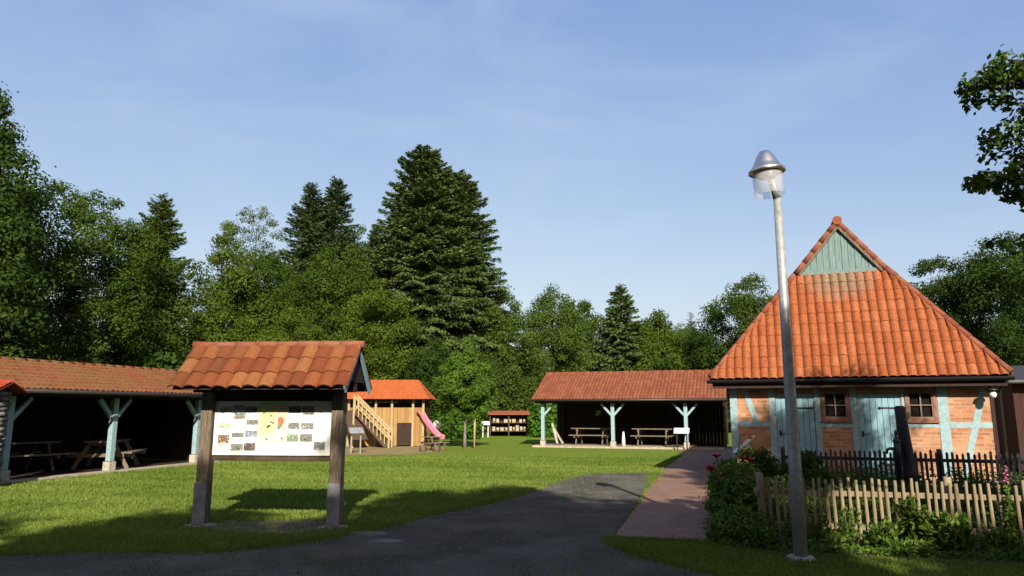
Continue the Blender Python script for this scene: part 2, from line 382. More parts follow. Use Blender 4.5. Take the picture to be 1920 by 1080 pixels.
DENS = 4.0
def crown(name, seed, env, nc, rc, nl, ls, mat, parent, off=(0, 0), flat=0.75, asp=0.6, extra=None, lean=(0, 0), inner=0.25):
    nl = int(nl * DENS); ls *= 0.66; nc = int(nc * 1.6); rc *= 1.08
    g = np.random.default_rng(seed)
    z0, z1 = env[0][0], env[-1][0]; ez = [e[0] for e in env]; er = [e[1] for e in env]
    z = g.uniform(z0, z1, nc * 4); wgt = np.interp(z, ez, er) ** 1.0 + 0.1; z = g.choice(z, nc, p=wgt / wgt.sum())
    Rr = np.interp(z, ez, er); a = g.uniform(0, 2 * np.pi, nc)
    rr = Rr * np.sqrt(g.uniform(inner, 1, nc)) * g.uniform(0.8, 1.08, nc)
    rr = np.maximum(rr - rc * .5, 0.05)
    t = (z - z0) / (z1 - z0)
    C = np.stack([off[0] + rr * np.cos(a) + lean[0] * t, off[1] + rr * np.sin(a) + lean[1] * t, z], 1)
    rcl = rc * g.uniform(0.55, 1.25, nc) * np.clip(Rr / max(er) * 1.3, .6, 1)
    if extra is not None:
        E = np.array(extra); C = np.vstack([C, E[:, :3]]); rcl = np.concatenate([rcl, E[:, 3]])
    n = len(C); p = rcl ** 2; p /= p.sum(); idx = g.choice(n, nl, p=p)
    dr = unit(g.normal(size=(nl, 3))); rad = rcl[idx] * (g.uniform(0.15, 1, nl) ** .45) * (1 + 0.25 * g.normal(size=nl) * (g.random(nl) < .25))
    P = C[idx] + dr * rad[:, None] * np.array([1, 1, flat])
    nrm = unit(dr * 0.9 + np.array([0, 0, .35]) + g.normal(size=(nl, 3)) * .42)
    D = unit(np.cross(nrm, g.normal(size=(nl, 3)))); Sd = np.cross(nrm, D)
    sz = ls * g.uniform(0.6, 1.3, nl)
    V, F = leafgeo(P, D, Sd, sz, sz * asp)
    cr = .12 + g.uniform(0, 1, n)[idx] * .42 + g.uniform(0, 1, nl) * .34
    return quads(name, V, F, cr, mat, parent), C

def wood(parent, H, r, C, seed, mat='bark', base=(0, 0), n=10, lean=(0, 0), z_lo=0.25):
    g = random.Random(seed); b = MB(seed); K = 7
    pts = [(base[0] + lean[0] * (i / K) + g.uniform(-.05, .05) * H * .08 * (i > 0), base[1] + lean[1] * (i / K) + g.uniform(-.05, .05) * H * .08 * (i > 0), H * i / K - (0.1 if i == 0 else 0)) for i in range(K + 1)]
    b.tube(pts, [r * 1.35] + [r * (1 - i / (K + .6)) for i in range(1, K + 1)], 9)
    for c in random.Random(seed + 5).sample(list(range(len(C))), min(n, len(C))):
        c = Vector(C[c]); t = max(z_lo, min(0.92, (c.z / H) - 0.16)); i = t * K; k = int(i)
        q = Vector(pts[k]).lerp(Vector(pts[min(k + 1, K)]), i - k)
        mid = q.lerp(c, .5) + Vector((0, 0, -0.06 * (c - q).length)); rr = r * (1 - t) * .5 + .012
        b.tube([q, mid, c], [rr, rr * .6, rr * .2], 6)
    return b.build("trunk", mat, parent)

def decid(loc, label, seed, H, env, mat='lf_mid', nc=90, rc=0.9, nl=9000, ls=0.24, r=0.16, bark='bark', cat='tree', name='broadleaf_tree', group='trees along the edge of the lawn', **kw):
    if name == 'corner_shrub': nl = int(nl * .42); ls *= 1.4
    t = thing(name, (loc[0], loc[1], 0), label, cat, group=group)
    _, C = crown("crown", seed, env, nc, rc, nl, ls, mat, t, **kw)
    wood(t, H * .92, r, C, seed, bark, lean=kw.get('lean', (0, 0)))
    return t

def spruce(loc, label, seed, H, Rm, prof, mat='lf_spruce', z0=0.05, step=0.36, nb=8, droop=0.35, card=0.34, dens=9, group='trees along the edge of the lawn', tips=1, skew=0.0):
    t = thing("spruce_tree", (loc[0], loc[1], 0), label, "tree", group=group)
    g = np.random.default_rng(seed); P = []; D = []; Sd = []; LL = []; RN = []
    b = MB(seed); b.tube([(0, 0, -.1), (0, 0, H * .5), (0, 0, H * .985)], [H * .016, H * .009, .015], 8)
    z = H * z0
    while z < H * .99:
        tt = 1 - z / H; Rz = Rm * prof(tt)
        k = max(4, int(nb * (0.6 + tt * .6)))
        for j in range(k):
            a = g.uniform(0, 2 * np.pi); L = Rz * g.uniform(.72, 1.1) + .12
            L *= 1 + skew * math.cos(a)
            rise = 0.45 * (1 - tt) ** 1.5; nseg = max(3, int(L / .22)); br = g.uniform(0, 1)
            s = np.linspace(.12, 1, int(nseg * dens * 2.5)) if L > .5 else np.linspace(.05, 1, dens)
            zz = z + L * (rise * s - droop * s ** 1.5 * (tt + .25) + 0.12 * s ** 3)
            ca, sa = math.cos(a), math.sin(a); n = len(s)
            side = g.normal(size=n) * (0.20 * L * (1.12 - s) + .07)
            px = ca * L * s - sa * side; py = sa * L * s + ca * side
            pz = zz - np.abs(side) * .35 - g.uniform(0, .16, n) * (.5 + tt)
            P.append(np.stack([px, py, pz], 1))
            od = np.stack([ca * np.ones(n) * (.7) - sa * np.sign(side) * g.uniform(.1, .9, n), sa * np.ones(n) * .7 + ca * np.sign(side) * g.uniform(.1, .9, n), -g.uniform(.15, .9, n) * (.45 + tt * .8) + rise], 1)
            D.append(unit(od + g.normal(size=(n, 3)) * .28)); LL.append(card * g.uniform(.6, 1.25, n) * (0.55 + .45 * min(1, L / 1.2))); RN.append(np.full(n, br) * .5 + g.uniform(0, .5, n))
            if g.random() < .25 and L > .7: b.tube([(0, 0, z), (ca * L * .85, sa * L * .85, zz[int(n * .8)])], [.05, .012], 5)
        z += step * (0.45 + tt * .35)
    P = np.vstack(P); D = np.vstack(D); L = np.concatenate(LL); n = len(P)
    Sd = unit(np.cross(D, unit(np.array([0, 0, 1.]) + g.normal(size=(n, 3)) * .7)))
    V, F = leafgeo(P, D, Sd, L * .72, L * .22)
    quads("crown", V, F, np.concatenate(RN), mat, t)
    b.build("trunk", 'bark', t)
    return t

# ------------------------------------------------------------------ SETTING
def sheet(name, pts, z, mat, seed=0, wob=0.0, sub=0.5):
    g = random.Random(seed); out = []; n = len(pts)
    for i in range(n):
        p = Vector(pts[i]).to_2d() if False else pts[i]; q = pts[(i + 1) % n]
        L = math.dist(p, q); k = max(1, int(L / sub)) if wob else 1
        for j in range(k):
            t = j / k; x = p[0] + (q[0] - p[0]) * t; y = p[1] + (q[1] - p[1]) * t
            out.append((x + g.uniform(-wob, wob), y + g.uniform(-wob, wob), z))
    me = bpy.data.meshes.new(name); me.from_pydata(out, [], [tuple(range(len(out)))]); me.materials.append(M[mat])
    o = bpy.data.objects.new(name, me); COL.objects.link(o); return tag(o, kind='structure')

GRAVEL = [(-30, -6), (-16, 4.0), (-9.0, 8.0), (-5.8, 8.35), (-4.9, 8.6), (-3.4, 8.55), (-2.65, 9.15), (-2.2, 9.7), (-1.75, 10.45), (-1.33, 11.4), (-0.75, 12.5), (-0.1, 13.6), (0.5, 15.3), (1.1, 17.3), (1.7, 18.6), (2.3, 19.1), (3.85, 19.3),
          (3.1, 16.6), (2.2, 12.9), (1.25, 9.45), (1.3, 8.8), (1.45, 8.3), (2.1, 7.3), (4, 5.0), (9, 2), (14, -6)]
PAVE = [(1.27, 9.43), (2.45, 9.2), (3.6, 13.0), (4.35, 16.2), (5.6, 20.0), (6.9, 23.6), (9.0, 27.5), (9.6, 31.2), (7.2, 32.0), (6.2, 26.5), (3.88, 19.4), (3.1, 16.4), (2.2, 12.8)]
BED = [(2.5, 9.4), (3.0, 8.5), (6.2, 7.6), (12, 6.2), (13, 10), (11.2, 13.0), (5.2, 15.4), (4.6, 15.9), (3.8, 13.0)]
bx = MB(); 
sheet("ground", [(-500, -500), (500, -500), (500, 700), (-500, 700)], 0, 'lawn')
sheet("gravel_path", GRAVEL, 0.004, 'gravel', 3, 0.07, 0.12)
pv = sheet("brick_path", PAVE, 0.008, 'paving', 4, 0.01, 0.6)
sheet("garden_soil", BED, 0.006, 'soil', 5, 0.06, 0.4)
sheet("worn_soil", [(-4.25, 10.9), (-3.5, 11.05), (-2.8, 11.0), (-2.4, 10.6), (-2.35, 10.0), (-2.9, 9.75), (-3.7, 9.8), (-4.3, 10.2)], 0.0045, 'wornsoil', 6, 0.08, 0.2)
sheet("play_sand", [(-8.5, 27), (-6, 26.4), (-3.6, 27.2), (-2.6, 29), (-2.9, 31.5), (-3.6, 33.2), (-8.5, 33.2)], 0.005, 'sand', 7, 0.2, 0.4)
sheet("wire_shadow_strip", [(-7.89, 11.3), (-7.78, 12.5), (-7.56, 13.7), (-7.46, 15.5), (-7.50, 17.4), (-7.58, 19.2), (-7.70, 19.2), (-7.62, 17.4), (-7.60, 15.5), (-7.66, 13.7), (-7.88, 12.5), (-7.99, 11.3)], 0.006, 'wireshadow', 8, 0.01, 0.3)  # shadow line of an overhead wire, painted as a strip of darker grass

def inpoly(x, y, P):
    c = np.zeros(len(x), bool); n = len(P); j = n - 1
    for i in range(n):
        xi, yi = P[i]; xj, yj = P[j]
        if yi != yj:
            c ^= ((yi > y) != (yj > y)) & (x < (xj - xi) * (y - yi) / (yj - yi) + xi)
        j = i
    return c
def grass():
    g = np.random.default_rng(11); n = 430000
    y = 7.0 + 19 * g.random(n) ** 1.5; x = (g.random(n) * 2 - 1) * (y * .76 + .4)
    keep = ~inpoly(x, y, [(a, b) for a, b in GRAVEL]) & ~inpoly(x, y, PAVE) & ~inpoly(x, y, BED)
    ws = inpoly(x, y, [(-4.25, 10.9), (-2.8, 11.0), (-2.4, 10.2), (-2.9, 9.75), (-4.3, 10.2)]) & (g.random(n) < .8)
    keep &= ~ws & ~((x < -0.30 * (19.05 - y) * -1 * 0 - 10.6 - (19.05 - y) * .298) & (y > 14))
    keep &= ~((np.abs(x - np.interp(y, [11.3, 12.5, 13.7, 15.5, 17.4, 19.2], [-7.94, -7.83, -7.61, -7.53, -7.56, -7.64])) < .06) & (y > 11) & (y < 19.2))  # no blades over the painted wire shadow
    x = x[keep]; y = y[keep]
    for poly, k, sg in ((GRAVEL[1:18], 16000, .09), (PAVE[:6], 3500, .035), (PAVE[9:], 1100, .018), (GRAVEL[19:25], 8000, .07)):   # ragged edges
        i = g.integers(0, len(poly) - 1, k); a_ = np.array(poly)[i]; b_ = np.array(poly)[i + 1]; u_ = g.random((k, 1)); q_ = a_ + (b_ - a_) * u_
        cl = .5 + .5 * np.sin(q_[:, 0] * 9 + np.cos(q_[:, 1] * 7) * 2); q_ = q_ + g.normal(size=(k, 2)) * (sg * (.4 + cl))[:, None]
        x = np.concatenate([x, q_[:, 0]]); y = np.concatenate([y, q_[:, 1]])
    k = 500; cx = g.uniform(-4, 2, 45); cy = g.uniform(7.2, 8.6, 45); i = g.integers(0, 45, k)      # tufts growing through the gravel
    qx = cx[i] + g.normal(size=k) * .07; qy = cy[i] + g.normal(size=k) * .04; x = np.concatenate([x, qx]); y = np.concatenate([y, qy])
    n = len(x)
    nb = np.sin(x * 1.7 + np.sin(y * 1.3)) * .5 + np.sin(y * 2.1 + x) * .5
    h = (.020 + .022 * g.random(n) + .008 * nb) * (1 + y * .02); a = g.uniform(0, 2 * np.pi, n); wd = .0035 + y * .00045
    ln = g.normal(size=(n, 2)) * .5 * h[:, None]
    B = np.stack([x, y, np.zeros(n)], 1); sd = np.stack([np.cos(a), np.sin(a), np.zeros(n)], 1) * wd[:, None]
    T = B + np.stack([ln[:, 0], ln[:, 1], h], 1)
    V = np.stack([B - sd, B + sd, T], 1).reshape(-1, 3)
    o = quads("lawn_blades", V, np.arange(3 * n).reshape(n, 3), .48 + nb * .12 + .16 * np.sin(x * .55 + y * .9 + 1.3 * np.sin(x * .8)) + .1 * np.sin(y * 4.2 + x * .6) + g.normal(size=n) * .2, 'blade')
    tag(o, "short green lawn grass in front of the sheds", "grass", kind='stuff')
grass()
def pebbles():
    g = np.random.default_rng(12); n = 9000; y = 7 + 12 * g.random(n) ** 1.3; x = g.uniform(-6, 4, n); k = inpoly(x, y, GRAVEL) & ~inpoly(x, y, PAVE); x = x[k]; y = y[k]; n = len(x)
    r = g.uniform(.004, .014, n) * (1 + (g.random(n) < .03) * 1.2); O = np.array([[1, 0, 0], [-1, 0, 0], [0, 1, 0], [0, -1, 0], [0, 0, .6], [0, 0, -.6]])
    V = (np.stack([x, y, np.full(n, .006)], 1)[:, None, :] + O[None] * r[:, None, None] * g.uniform(.7, 1.3, (n, 6, 1))).reshape(-1, 3)
    T = np.array([[0, 2, 4], [2, 1, 4], [1, 3, 4], [3, 0, 4], [2, 0, 5], [1, 2, 5], [3, 1, 5], [0, 3, 5]]); F = (T[None] + 6 * np.arange(n)[:, None, None]).reshape(-1, 3)
    tag(quads("loose_gravel", V, F, np.repeat(g.random(n), 8), 'stone'), "loose grey gravel scattered on the dark path", "gravel", kind='stuff')
pebbles()

# ------------------------------------------------------------------ HALF-TIMBERED HOUSE  (local x along the front, y to the back)
TH = R(-20)
def v3(x, y, z): return Vector((x, y, z))
def house():
    H = thing("half_timbered_house", (4.611, 16.737, 0), "half-timbered brick house with steep orange tiled roof and blue doors behind the picket fences", "house", TH)
    WX0, WX1, WY0, WY1, WZ = 0.42, 5.74, 0.45, 8.4, 2.26
    # brick wall with openings: door1, win1, door2, win2
    w_ = MB()
    ops = [(1.42, 2.24, 0.0, 2.0), (2.38, 2.98, 1.38, 2.06), (3.13, 4.0, 0.0, 1.97), (4.08, 4.68, 1.38, 2.06)]
    xs = sorted({WX0, WX1, *[o[0] for o in ops], *[o[1] for o in ops]}); zs = [0, 1.38, 1.97, 2.0, 2.06, WZ]
    for a, b in zip(xs, xs[1:]):
        runs = []
        for c, d in zip(zs, zs[1:]):
            m = ((a + b) / 2, (c + d) / 2)
            if any(o[0] < m[0] < o[1] and o[2] < m[1] < o[3] for o in ops): continue
            if runs and abs(runs[-1][1] - c) < 1e-6: runs[-1][1] = d
            else: runs.append([c, d])
        for c, d in runs: w_.box(a, b, WY0, WY0 + .14, c, d)
    w_.box(WX0, WX0 + .14, WY0 + .14, WY1, 0, WZ); w_.box(WX1 - .14, WX1, WY0 + .14, WY1, 0, WZ); w_.box(WX0 + .14, WX1 - .14, WY1 - .14, WY1, 0, WZ)
    w_.build("wall", 'brick', H)
    # timber frame, each a little proud of the brick
    yf = WY0 - .012
    def post(x0, x1, z0=0.0, z1=WZ): b = MB(); b.box(x0, x1, yf, WY0 + .1, z0, z1); b.build("timber_post", 'blue', H, 0.006)
    for a, b in ((WX0 - .012, .57), (1.27, 1.41), (2.25, 2.37), (2.99, 3.12), (4.01, 4.07), (4.70, 4.90)): post(a, b)
    def rail(x0, x1, z): b = MB(); b.box(x0, x1, yf + .003, WY0 + .09, z, z + .12); b.build("timber_rail", 'blue', H, 0.006)
    for a, b in ((.572, 1.268), (2.372, 2.988), (4.072, 4.698), (4.902, 5.72)): rail(a, b, 1.235)
    for p, q in (((.72, 2.2), (.98, 1.35)), ((5.62, 2.2), (5.02, .02))):
        b = MB(); b.beam((p[0], yf + .045, p[1]), (q[0], yf + .045, q[1]), .13, .08, up=(0, 1, 0)); b.build("timber_brace", 'blue', H, 0.006)
    b = MB(); b.box(WX1 - .06, WX1 + .012, yf, WY0 + .1, 0, WZ); b.build("timber_post", 'wooddark', H)
    # doors
    for k, (x0, x1, z1) in enumerate(((1.42, 2.24, 1.99), (3.13, 4.0, 1.96))):
        d = MB(7 + k); n = 7; ww = (x1 - x0) / n
        for i in range(n): d.box(x0 + i * ww + .004, x0 + (i + 1) * ww - .004, WY0 + .015 + .004 * (i % 2), WY0 + .05, 0.04, z1)
        D = d.build("door", 'doorblue', H, 0.003)
        for z in (.45, 1.66):
            h = MB(); h.box(x1 - .42, x1 - .01, WY0 + .003, WY0 + .014, z - .018, z + .018); h.lathe((x1 - .42, WY0 + .008, z), [(0, -.01), (.03, -.01), (.03, .01), (0, .01)], 10, rot=Matrix.Rotation(R(90), 3, 'X')); h.build("hinge", 'iron', D)
        h = MB(); h.box(x0 + .05, x0 + .09, WY0 + .001, WY0 + .014, 1.03, 1.16); h.tube([(x0 + .07, WY0 - .03, 1.1), (x0 + .13, WY0 - .04, 1.08), (x0 + .20, WY0 - .035, 1.10)], .009, 6); h.tube([(x0 + .07, WY0 + .01, 1.1), (x0 + .07, WY0 - .035, 1.1)], .009, 6)
        h.build("handle", 'iron', D)
    # windows
    for x0, x1 in ((2.38, 2.98), (4.08, 4.68)):
        z0, z1 = 1.38, 2.06; f = MB(); y0, y1 = WY0 - .03, WY0 + .06
        f.box(x0, x0 + .06, y0, y1, z0, z1); f.box(x1 - .06, x1, y0, y1, z0, z1); f.box(x0 + .06, x1 - .06, y0, y1, z0, z0 + .06); f.box(x0 + .06, x1 - .06, y0, y1, z1 - .06, z1)
        W = f.build("window", 'windowbrown', H, 0.006)
        f = MB(); xm = (x0 + x1) / 2; zm = (z0 + z1) / 2; a0, a1, c0, c1 = x0 + .06, x1 - .06, z0 + .06, z1 - .06
        f.box(a0, a0 + .03, y0 + .012, y1 - .02, c0, c1); f.box(a1 - .03, a1, y0 + .012, y1 - .02, c0, c1); f.box(a0 + .03, a1 - .03, y0 + .012, y1 - .02, c0, c0 + .03); f.box(a0 + .03, a1 - .03, y0 + .012, y1 - .02, c1 - .03, c1)
        f.box(xm - .013, xm + .013, y0 + .016, y1 - .03, c0 + .03, c1 - .03); f.box(a0 + .03, xm - .013, y0 + .018, y1 - .03, zm - .011, zm + .011); f.box(xm + .013, a1 - .03, y0 + .018, y1 - .03, zm - .011, zm + .011)
        f.build("glazing_bars", m_frame, W)
        g = MB(); g.box(a0 + .03, a1 - .03, WY0 + .038, WY0 + .044, c0 + .03, c1 - .03); g.build("pane", 'glass', W)
        s_ = MB(); s_.box(x0 - .03, x1 + .03, y0 - .03, y0 - .002, z0 - .035, z0 - .002); s_.build("sill", 'windowbrown', W)
    # eaves board and gutter
    b = MB(); b.box(.06, 5.94, .10, .45, 2.262, 2.29); b.box(.06, 5.94, .085, .10, 2.11, 2.31); b.build("eaves_board", 'wooddark', H)
    g = MB(); pr = [( .075 * math.cos(a), .075 * math.sin(a)) for a in np.linspace(math.pi, 2 * math.pi, 9)]
    for (ya, za), (yb, zb) in zip(pr, pr[1:]): g.add([(-.06, .01 + ya, 2.30 + za), (6.04, .01 + ya, 2.30 + za), (6.04, .01 + yb, 2.30 + zb), (-.06, .01 + yb, 2.30 + zb)], [(0, 1, 2, 3)])
    gut = g.build("gutter", 'iron', H); sol = gut.modifiers.new("thick", 'SOLIDIFY'); sol.thickness = .006
    g = MB(); g.tube([(5.92, .03, 2.24), (5.90, .2, 2.12), (5.84, .38, 2.02), (5.84, .39, 0.02)], .042, 10); g.build("downpipe", 'gutter', H)
    # roof planes
    eL, eR, zE = 0.0, 6.0, 2.32; kL, kR, zK, sK = 2.08, 4.02, 4.86, 1.1; pk = (3.07, 6.07); YB = 8.9
    Lf = math.hypot(zK - zE, sK)
    t = MB(21); t.tiles((0, 0, zE), (1, 0, 0), (0, sK, zK - zE), lambda v: kL * v / Lf, lambda v: 6 - (6 - kR) * v / Lf, Lf, .187, .272, .062, .012, 10)
    t.build("roof_tiles", 'tilefront', H)
    def side(xe, label):
        sgn = 1 if xe < 3 else -1; dx = abs(pk[0] - xe); L = math.hypot(dx, pk[1] - zE)
        def yl(v):
            z = zE + (pk[1] - zE) * v / L
            return sK * (z - zE) / (zK - zE) if z < zK else sK - .10
        t = MB(22); t.tiles((xe, 0, zE), (0, 1, 0), (sgn * dx, 0, pk[1] - zE), yl, lambda v: YB, L, .2, .30, .034, .02, 5)
        t.build("roof_tiles", 'tilehouse', H)
    side(0.0, 'l'); side(6.0, 'r')
    # boarding under the tiles so no light passes
    d = MB(); e = .03
    d.prism([(eL + .04, .04, zE - .01), (eR - .04, .04, zE - .01), (kR, sK, zK - .03), (kL, sK, zK - .03)], (0, .05, -.03))
    d.prism([(eL, .05, zE - .02), (kL, sK + .01, zK - .03), (kL, YB - .05, zK - .03), (eL, YB - .05, zE - .02)], (.03, 0, -.03)); d.prism([(kL, sK + .01, zK - .03), (pk[0], sK + .01, pk[1] - .03), (pk[0], YB - .05, pk[1] - .03), (kL, YB - .05, zK - .03)], (.03, 0, -.03))
    d.prism([(eR, .05, zE - .02), (kR, sK + .01, zK - .03), (kR, YB - .05, zK - .03), (eR, YB - .05, zE - .02)], (-.03, 0, -.03)); d.prism([(kR, sK + .01, zK - .03), (pk[0], sK + .01, pk[1] - .03), (pk[0], YB - .05, pk[1] - .03), (kR, YB - .05, zK - .03)], (-.03, 0, -.03))
    d.prism([(eL, YB - .1, zE), (eR, YB - .1, zE), (pk[0], YB - .1, pk[1] - .05)], (0, .04, 0))
    d.build("roof_deck", 'wooddark', H)
    # gable boarding
    g = MB(31); n = 13; x0, x1 = kL + .06, kR - .06; ww = (x1 - x0) / n
    def top(x): return zK + (pk[1] - zK) * (1 - abs(x - pk[0]) / ((pk[0] - kL) if x < pk[0] else (kR - pk[0]))) - .10
    for i in range(n):
        a = x0 + i * ww + .004; b = x0 + (i + 1) * ww - .004; yy = sK - .02 - .012 * (i % 2)
        za, zb = max(top(a), zK + .02), max(top(b), zK + .02)
        pts = [(a, yy, zK + .01), (b, yy, zK + .01), (b, yy, zb), (a, yy, za)]
        if a < pk[0] < b: pts = pts[:3] + [(pk[0], yy, top(pk[0]))] + pts[3:]
        g.prism(pts, (0, .03, 0))
    G = g.build("gable_boards", 'gableblue', H)
    b = MB(); b.box(kL + .02, kR - .02, sK - .06, sK - .034, zK - .03, zK + .06); b.build("gable_sill_board", 'gableblue', H)
    for s_, kx in ((1, kL), (-1, kR)):
        b = MB(); b.beam((kx + .05 * s_, sK - .085, zK - .0), (pk[0], sK - .085, pk[1] - .07), .03, .10, up=(0, 0, 1)); b.build("barge_board", 'woodpost', H)
    r = MB(41)
    r.ridge((eL + .02, .03, zE + .05), (kL + .0, sK, zK + .06), .065, .33); r.build("hip_tiles", 'ridgetile', H)
    r = MB(42); r.ridge((eR + .0, .03, zE + .06), (kR, sK, zK + .06), .075, .33); r.build("hip_tiles", 'ridgetile', H)
    for kx in (kL, kR):
        r = MB(43); r.ridge((kx, sK - .06, zK + .04), (pk[0], sK - .06, pk[1] + .03), .065, .33); r.build("verge_tiles", 'ridgetile', H)
    r = MB(44); r.ridge((pk[0], sK - .14, pk[1] + .05), (pk[0], YB, pk[1] + .05), .10, .36, n=12); r.build("ridge_tiles", 'ridgetile', H)
    # corner lantern
    l = thing("wall_lantern", (0, 0, 0), "small white globe lantern on a dark bracket at the right corner of the brick house", "lantern")
    l.matrix_world = Matrix.Translation((4.611, 16.737, 0)) @ Matrix.Rotation(TH, 4, 'Z') @ Matrix.Translation((5.66, .1, 1.93))
    b = MB(); b.tube([(0.02, .34, .12), (0.02, .1, .16), (0, 0, .13)], .02, 6); b.lathe((0, 0, .09), [(0, .05), (.09, .03), (.11, -.01), (0, -.01)], 14); b.build("bracket", 'iron', l)
    b = MB(); b.lathe((0, 0, .0), [(.001, -.075), (.05, -.06), (.075, 0), (.05, .055), (.03, .08)], 14); b.build("globe", 'white', l)
_q = N("pale_glazing_bar"); _q.base((0.20, 0.12, 0.09), 0.5); m_frame = _q.m
house()

# ------------------------------------------------------------------ OPEN SHEDS
def picnic(loc, rz, label, group='picnic tables inside the open sheds', L=1.8):
    t = thing("picnic_table", loc, label, "picnic table", rz, group)
    b = MB()
    for i in range(5): b.box(-L / 2, L / 2, -.36 + i * .148, -.36 + i * .148 + .135, .70, .74)
    b.build("tabletop", 'tablewood', t, .004)
    for s in (-1, 1):
        b = MB(); b.box(-L / 2, L / 2, s * .68 - .13, s * .68 - .005, .41, .45); b.box(-L / 2, L / 2, s * .68 + .005, s * .68 + .13, .41, .45); b.build("seat", 'tablewood', t, .004)
        b = MB(); x = s * (L / 2 - .3); b.beam((x, -.28, .69), (x, -.66, .0), .045, .10); b.beam((x, .28, .69), (x, .66, 0), .045, .10)
        b.beam((x + .047 * s, -.82, .36), (x + .047 * s, .82, .36), .045, .09); b.beam((x + .047 * s, -.34, .65), (x + .047 * s, .34, .65), .045, .08); b.build("leg_frame", 'tablewood', t, .004)
    return t
def shed(name, org, ang, label, L, posts, s0, s1, tile, eoff, ez, roff, rz_, depth, pv=False, braces_first=(1, 1), slabz=0.08, slab0=None, kerb=.12):
    # local x along the front, y to the back; ang = direction of local x from world +X
    t = thing(name, (org[0], org[1], 0), label, "open shed", ang)
    a0 = s0 + .35 if slab0 is None else slab0
    b = MB(); b.box(a0, s1 - .2, -.22, kerb, -.05, slabz); b.build("kerb", 'slab', t, .01)
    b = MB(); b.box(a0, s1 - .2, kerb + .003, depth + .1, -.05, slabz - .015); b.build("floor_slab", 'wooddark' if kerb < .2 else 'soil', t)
    r = MB(51); dv = Vector((0, roff - eoff, rz_ - ez)); Lf = dv.length
    r.tiles((s0, eoff, ez), (1, 0, 0), dv, lambda v: 0, lambda v: s1 - s0, Lf, .155, .31, .034, .010, 6); r.build("roof_tiles", tile, t)
    r = MB(52); be = depth + .4; dv2 = Vector((0, roff - be, rz_ - ez)); L2 = dv2.length
    r.tiles((s1, be, ez), (-1, 0, 0), dv2, lambda v: 0, lambda v: s1 - s0, L2, .2, .31, .032, .022, 3); r.build("roof_tiles", tile, t)
    r = MB(53); r.ridge((s0, roff, rz_ + .005), (s1, roff, rz_ + .005), .065, .36); r.build("ridge_tiles", tile, t)
    d = MB(); d.prism([(s0 + .03, eoff + .04, ez - .02), (s1 - .03, eoff + .04, ez - .02), (s1 - .03, roff, rz_ - .03), (s0 + .03, roff, rz_ - .03)], (0, 0, -.03))
    d.prism([(s0 + .03, be - .04, ez - .02), (s1 - .03, be - .04, ez - .02), (s1 - .03, roff, rz_ - .03), (s0 + .03, roff, rz_ - .03)], (0, 0, -.031)); d.build("roof_deck", 'wooddark', t)
    d = MB(); d.box(s0 + .1, s1 - .1, -.07, .07, 1.93, 2.05); d.build("eaves_beam", 'wooddark', t, .006)
    g = MB(); g.tube([(s0, eoff - .05, ez - .04), (s1, eoff - .05, ez - .04)], .05, 8); g.build("gutter", 'gutter', t)
    for sx in (s0 + .1, s1 - .1):
        d = MB(); d.prism([(sx, 0, 2.06), (sx, roff, rz_ - .08), (sx, depth, 2.1), (sx, depth, 2.06)], (.03, 0, 0)); d.build("gable_board", 'wooddark', t)
    for k in range(int((s1 - s0) / .75)):
        x = s0 + .3 + k * .75; d = MB(); d.beam((x, eoff + .1, ez - .07), (x, roff, rz_ - .1), .07, .10, up=(0, 0, 1)); d.beam((x + .001, depth + .2, ez - .02), (x + .001, roff + .01, rz_ - .1), .07, .10, up=(0, 0, 1)); d.build("rafter", 'woodbeam', t)
    for k, x in enumerate(posts):
        p = MB(); p.box(x - .075, x + .075, -.075, .075, .30, 1.93)
        P = p.build("post", 'blue', t, .008)
        f = MB(); f.box(x - .11, x + .11, -.11, .11, slabz, .29); f.build("post_footing", 'concrete', P, .01)
        for s in (-1, 1):
            if k == 0 and s < 0 and not braces_first[0]: continue
            c = MB(); c.beam((x + s * .05, 0, 1.40), (x + s * .50, 0, 1.90), .09, .10, up=(0, 1, 0)); c.build("brace", 'blue', P, .006)
        c = MB(); c.beam((x, .05, 1.45), (x, .45, 1.92), .09, .09, up=(1, 0, 0)); c.build("brace", 'blue', P, .006)
        c = MB(); c.box(x - .06, x + .06, depth - .25, depth - .13, slabz, 2.1); c.build("rear_post", 'wooddark', t)
    return t
# right hand shed facing the camera
RS = shed("open_shed", (0.96, 32.57), R(-18), "open shed with red tiled roof and blue posts at the lawn's far end", 8.3, (0.45, 3.6, 6.7), 0.0, 8.4, 'tileright', -.4, 2.09, 2.2, 3.36, 4.0, braces_first=(0, 1), slab0=.0, kerb=1.3)
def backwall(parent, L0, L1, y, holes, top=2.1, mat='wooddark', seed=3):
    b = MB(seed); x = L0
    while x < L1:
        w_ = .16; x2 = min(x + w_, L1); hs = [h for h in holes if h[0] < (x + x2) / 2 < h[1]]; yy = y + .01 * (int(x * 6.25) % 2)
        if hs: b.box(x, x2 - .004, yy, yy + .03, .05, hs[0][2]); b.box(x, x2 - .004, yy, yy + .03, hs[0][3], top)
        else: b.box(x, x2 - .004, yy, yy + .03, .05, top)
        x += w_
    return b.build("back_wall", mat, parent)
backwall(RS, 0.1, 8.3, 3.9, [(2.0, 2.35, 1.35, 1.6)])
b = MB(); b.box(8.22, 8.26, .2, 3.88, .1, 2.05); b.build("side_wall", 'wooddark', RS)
def at_shed(o, x, y, z=0): c, s = math.cos(o.rotation_euler.z), math.sin(o.rotation_euler.z); return (o.location.x + x * c - y * s, o.location.y + x * s + y * c, z)
pt = picnic(at_shed(RS, 2.35, 1.5, .08), R(-18), "wooden picnic table in the left bay of the far shed, nearest the lawn's middle")
p2 = copy_tree(pt); p2.location = at_shed(RS, 5.15, 1.4, .08); p2['label'] = "wooden picnic table in the middle bay of the far shed, beside the thin white stake"
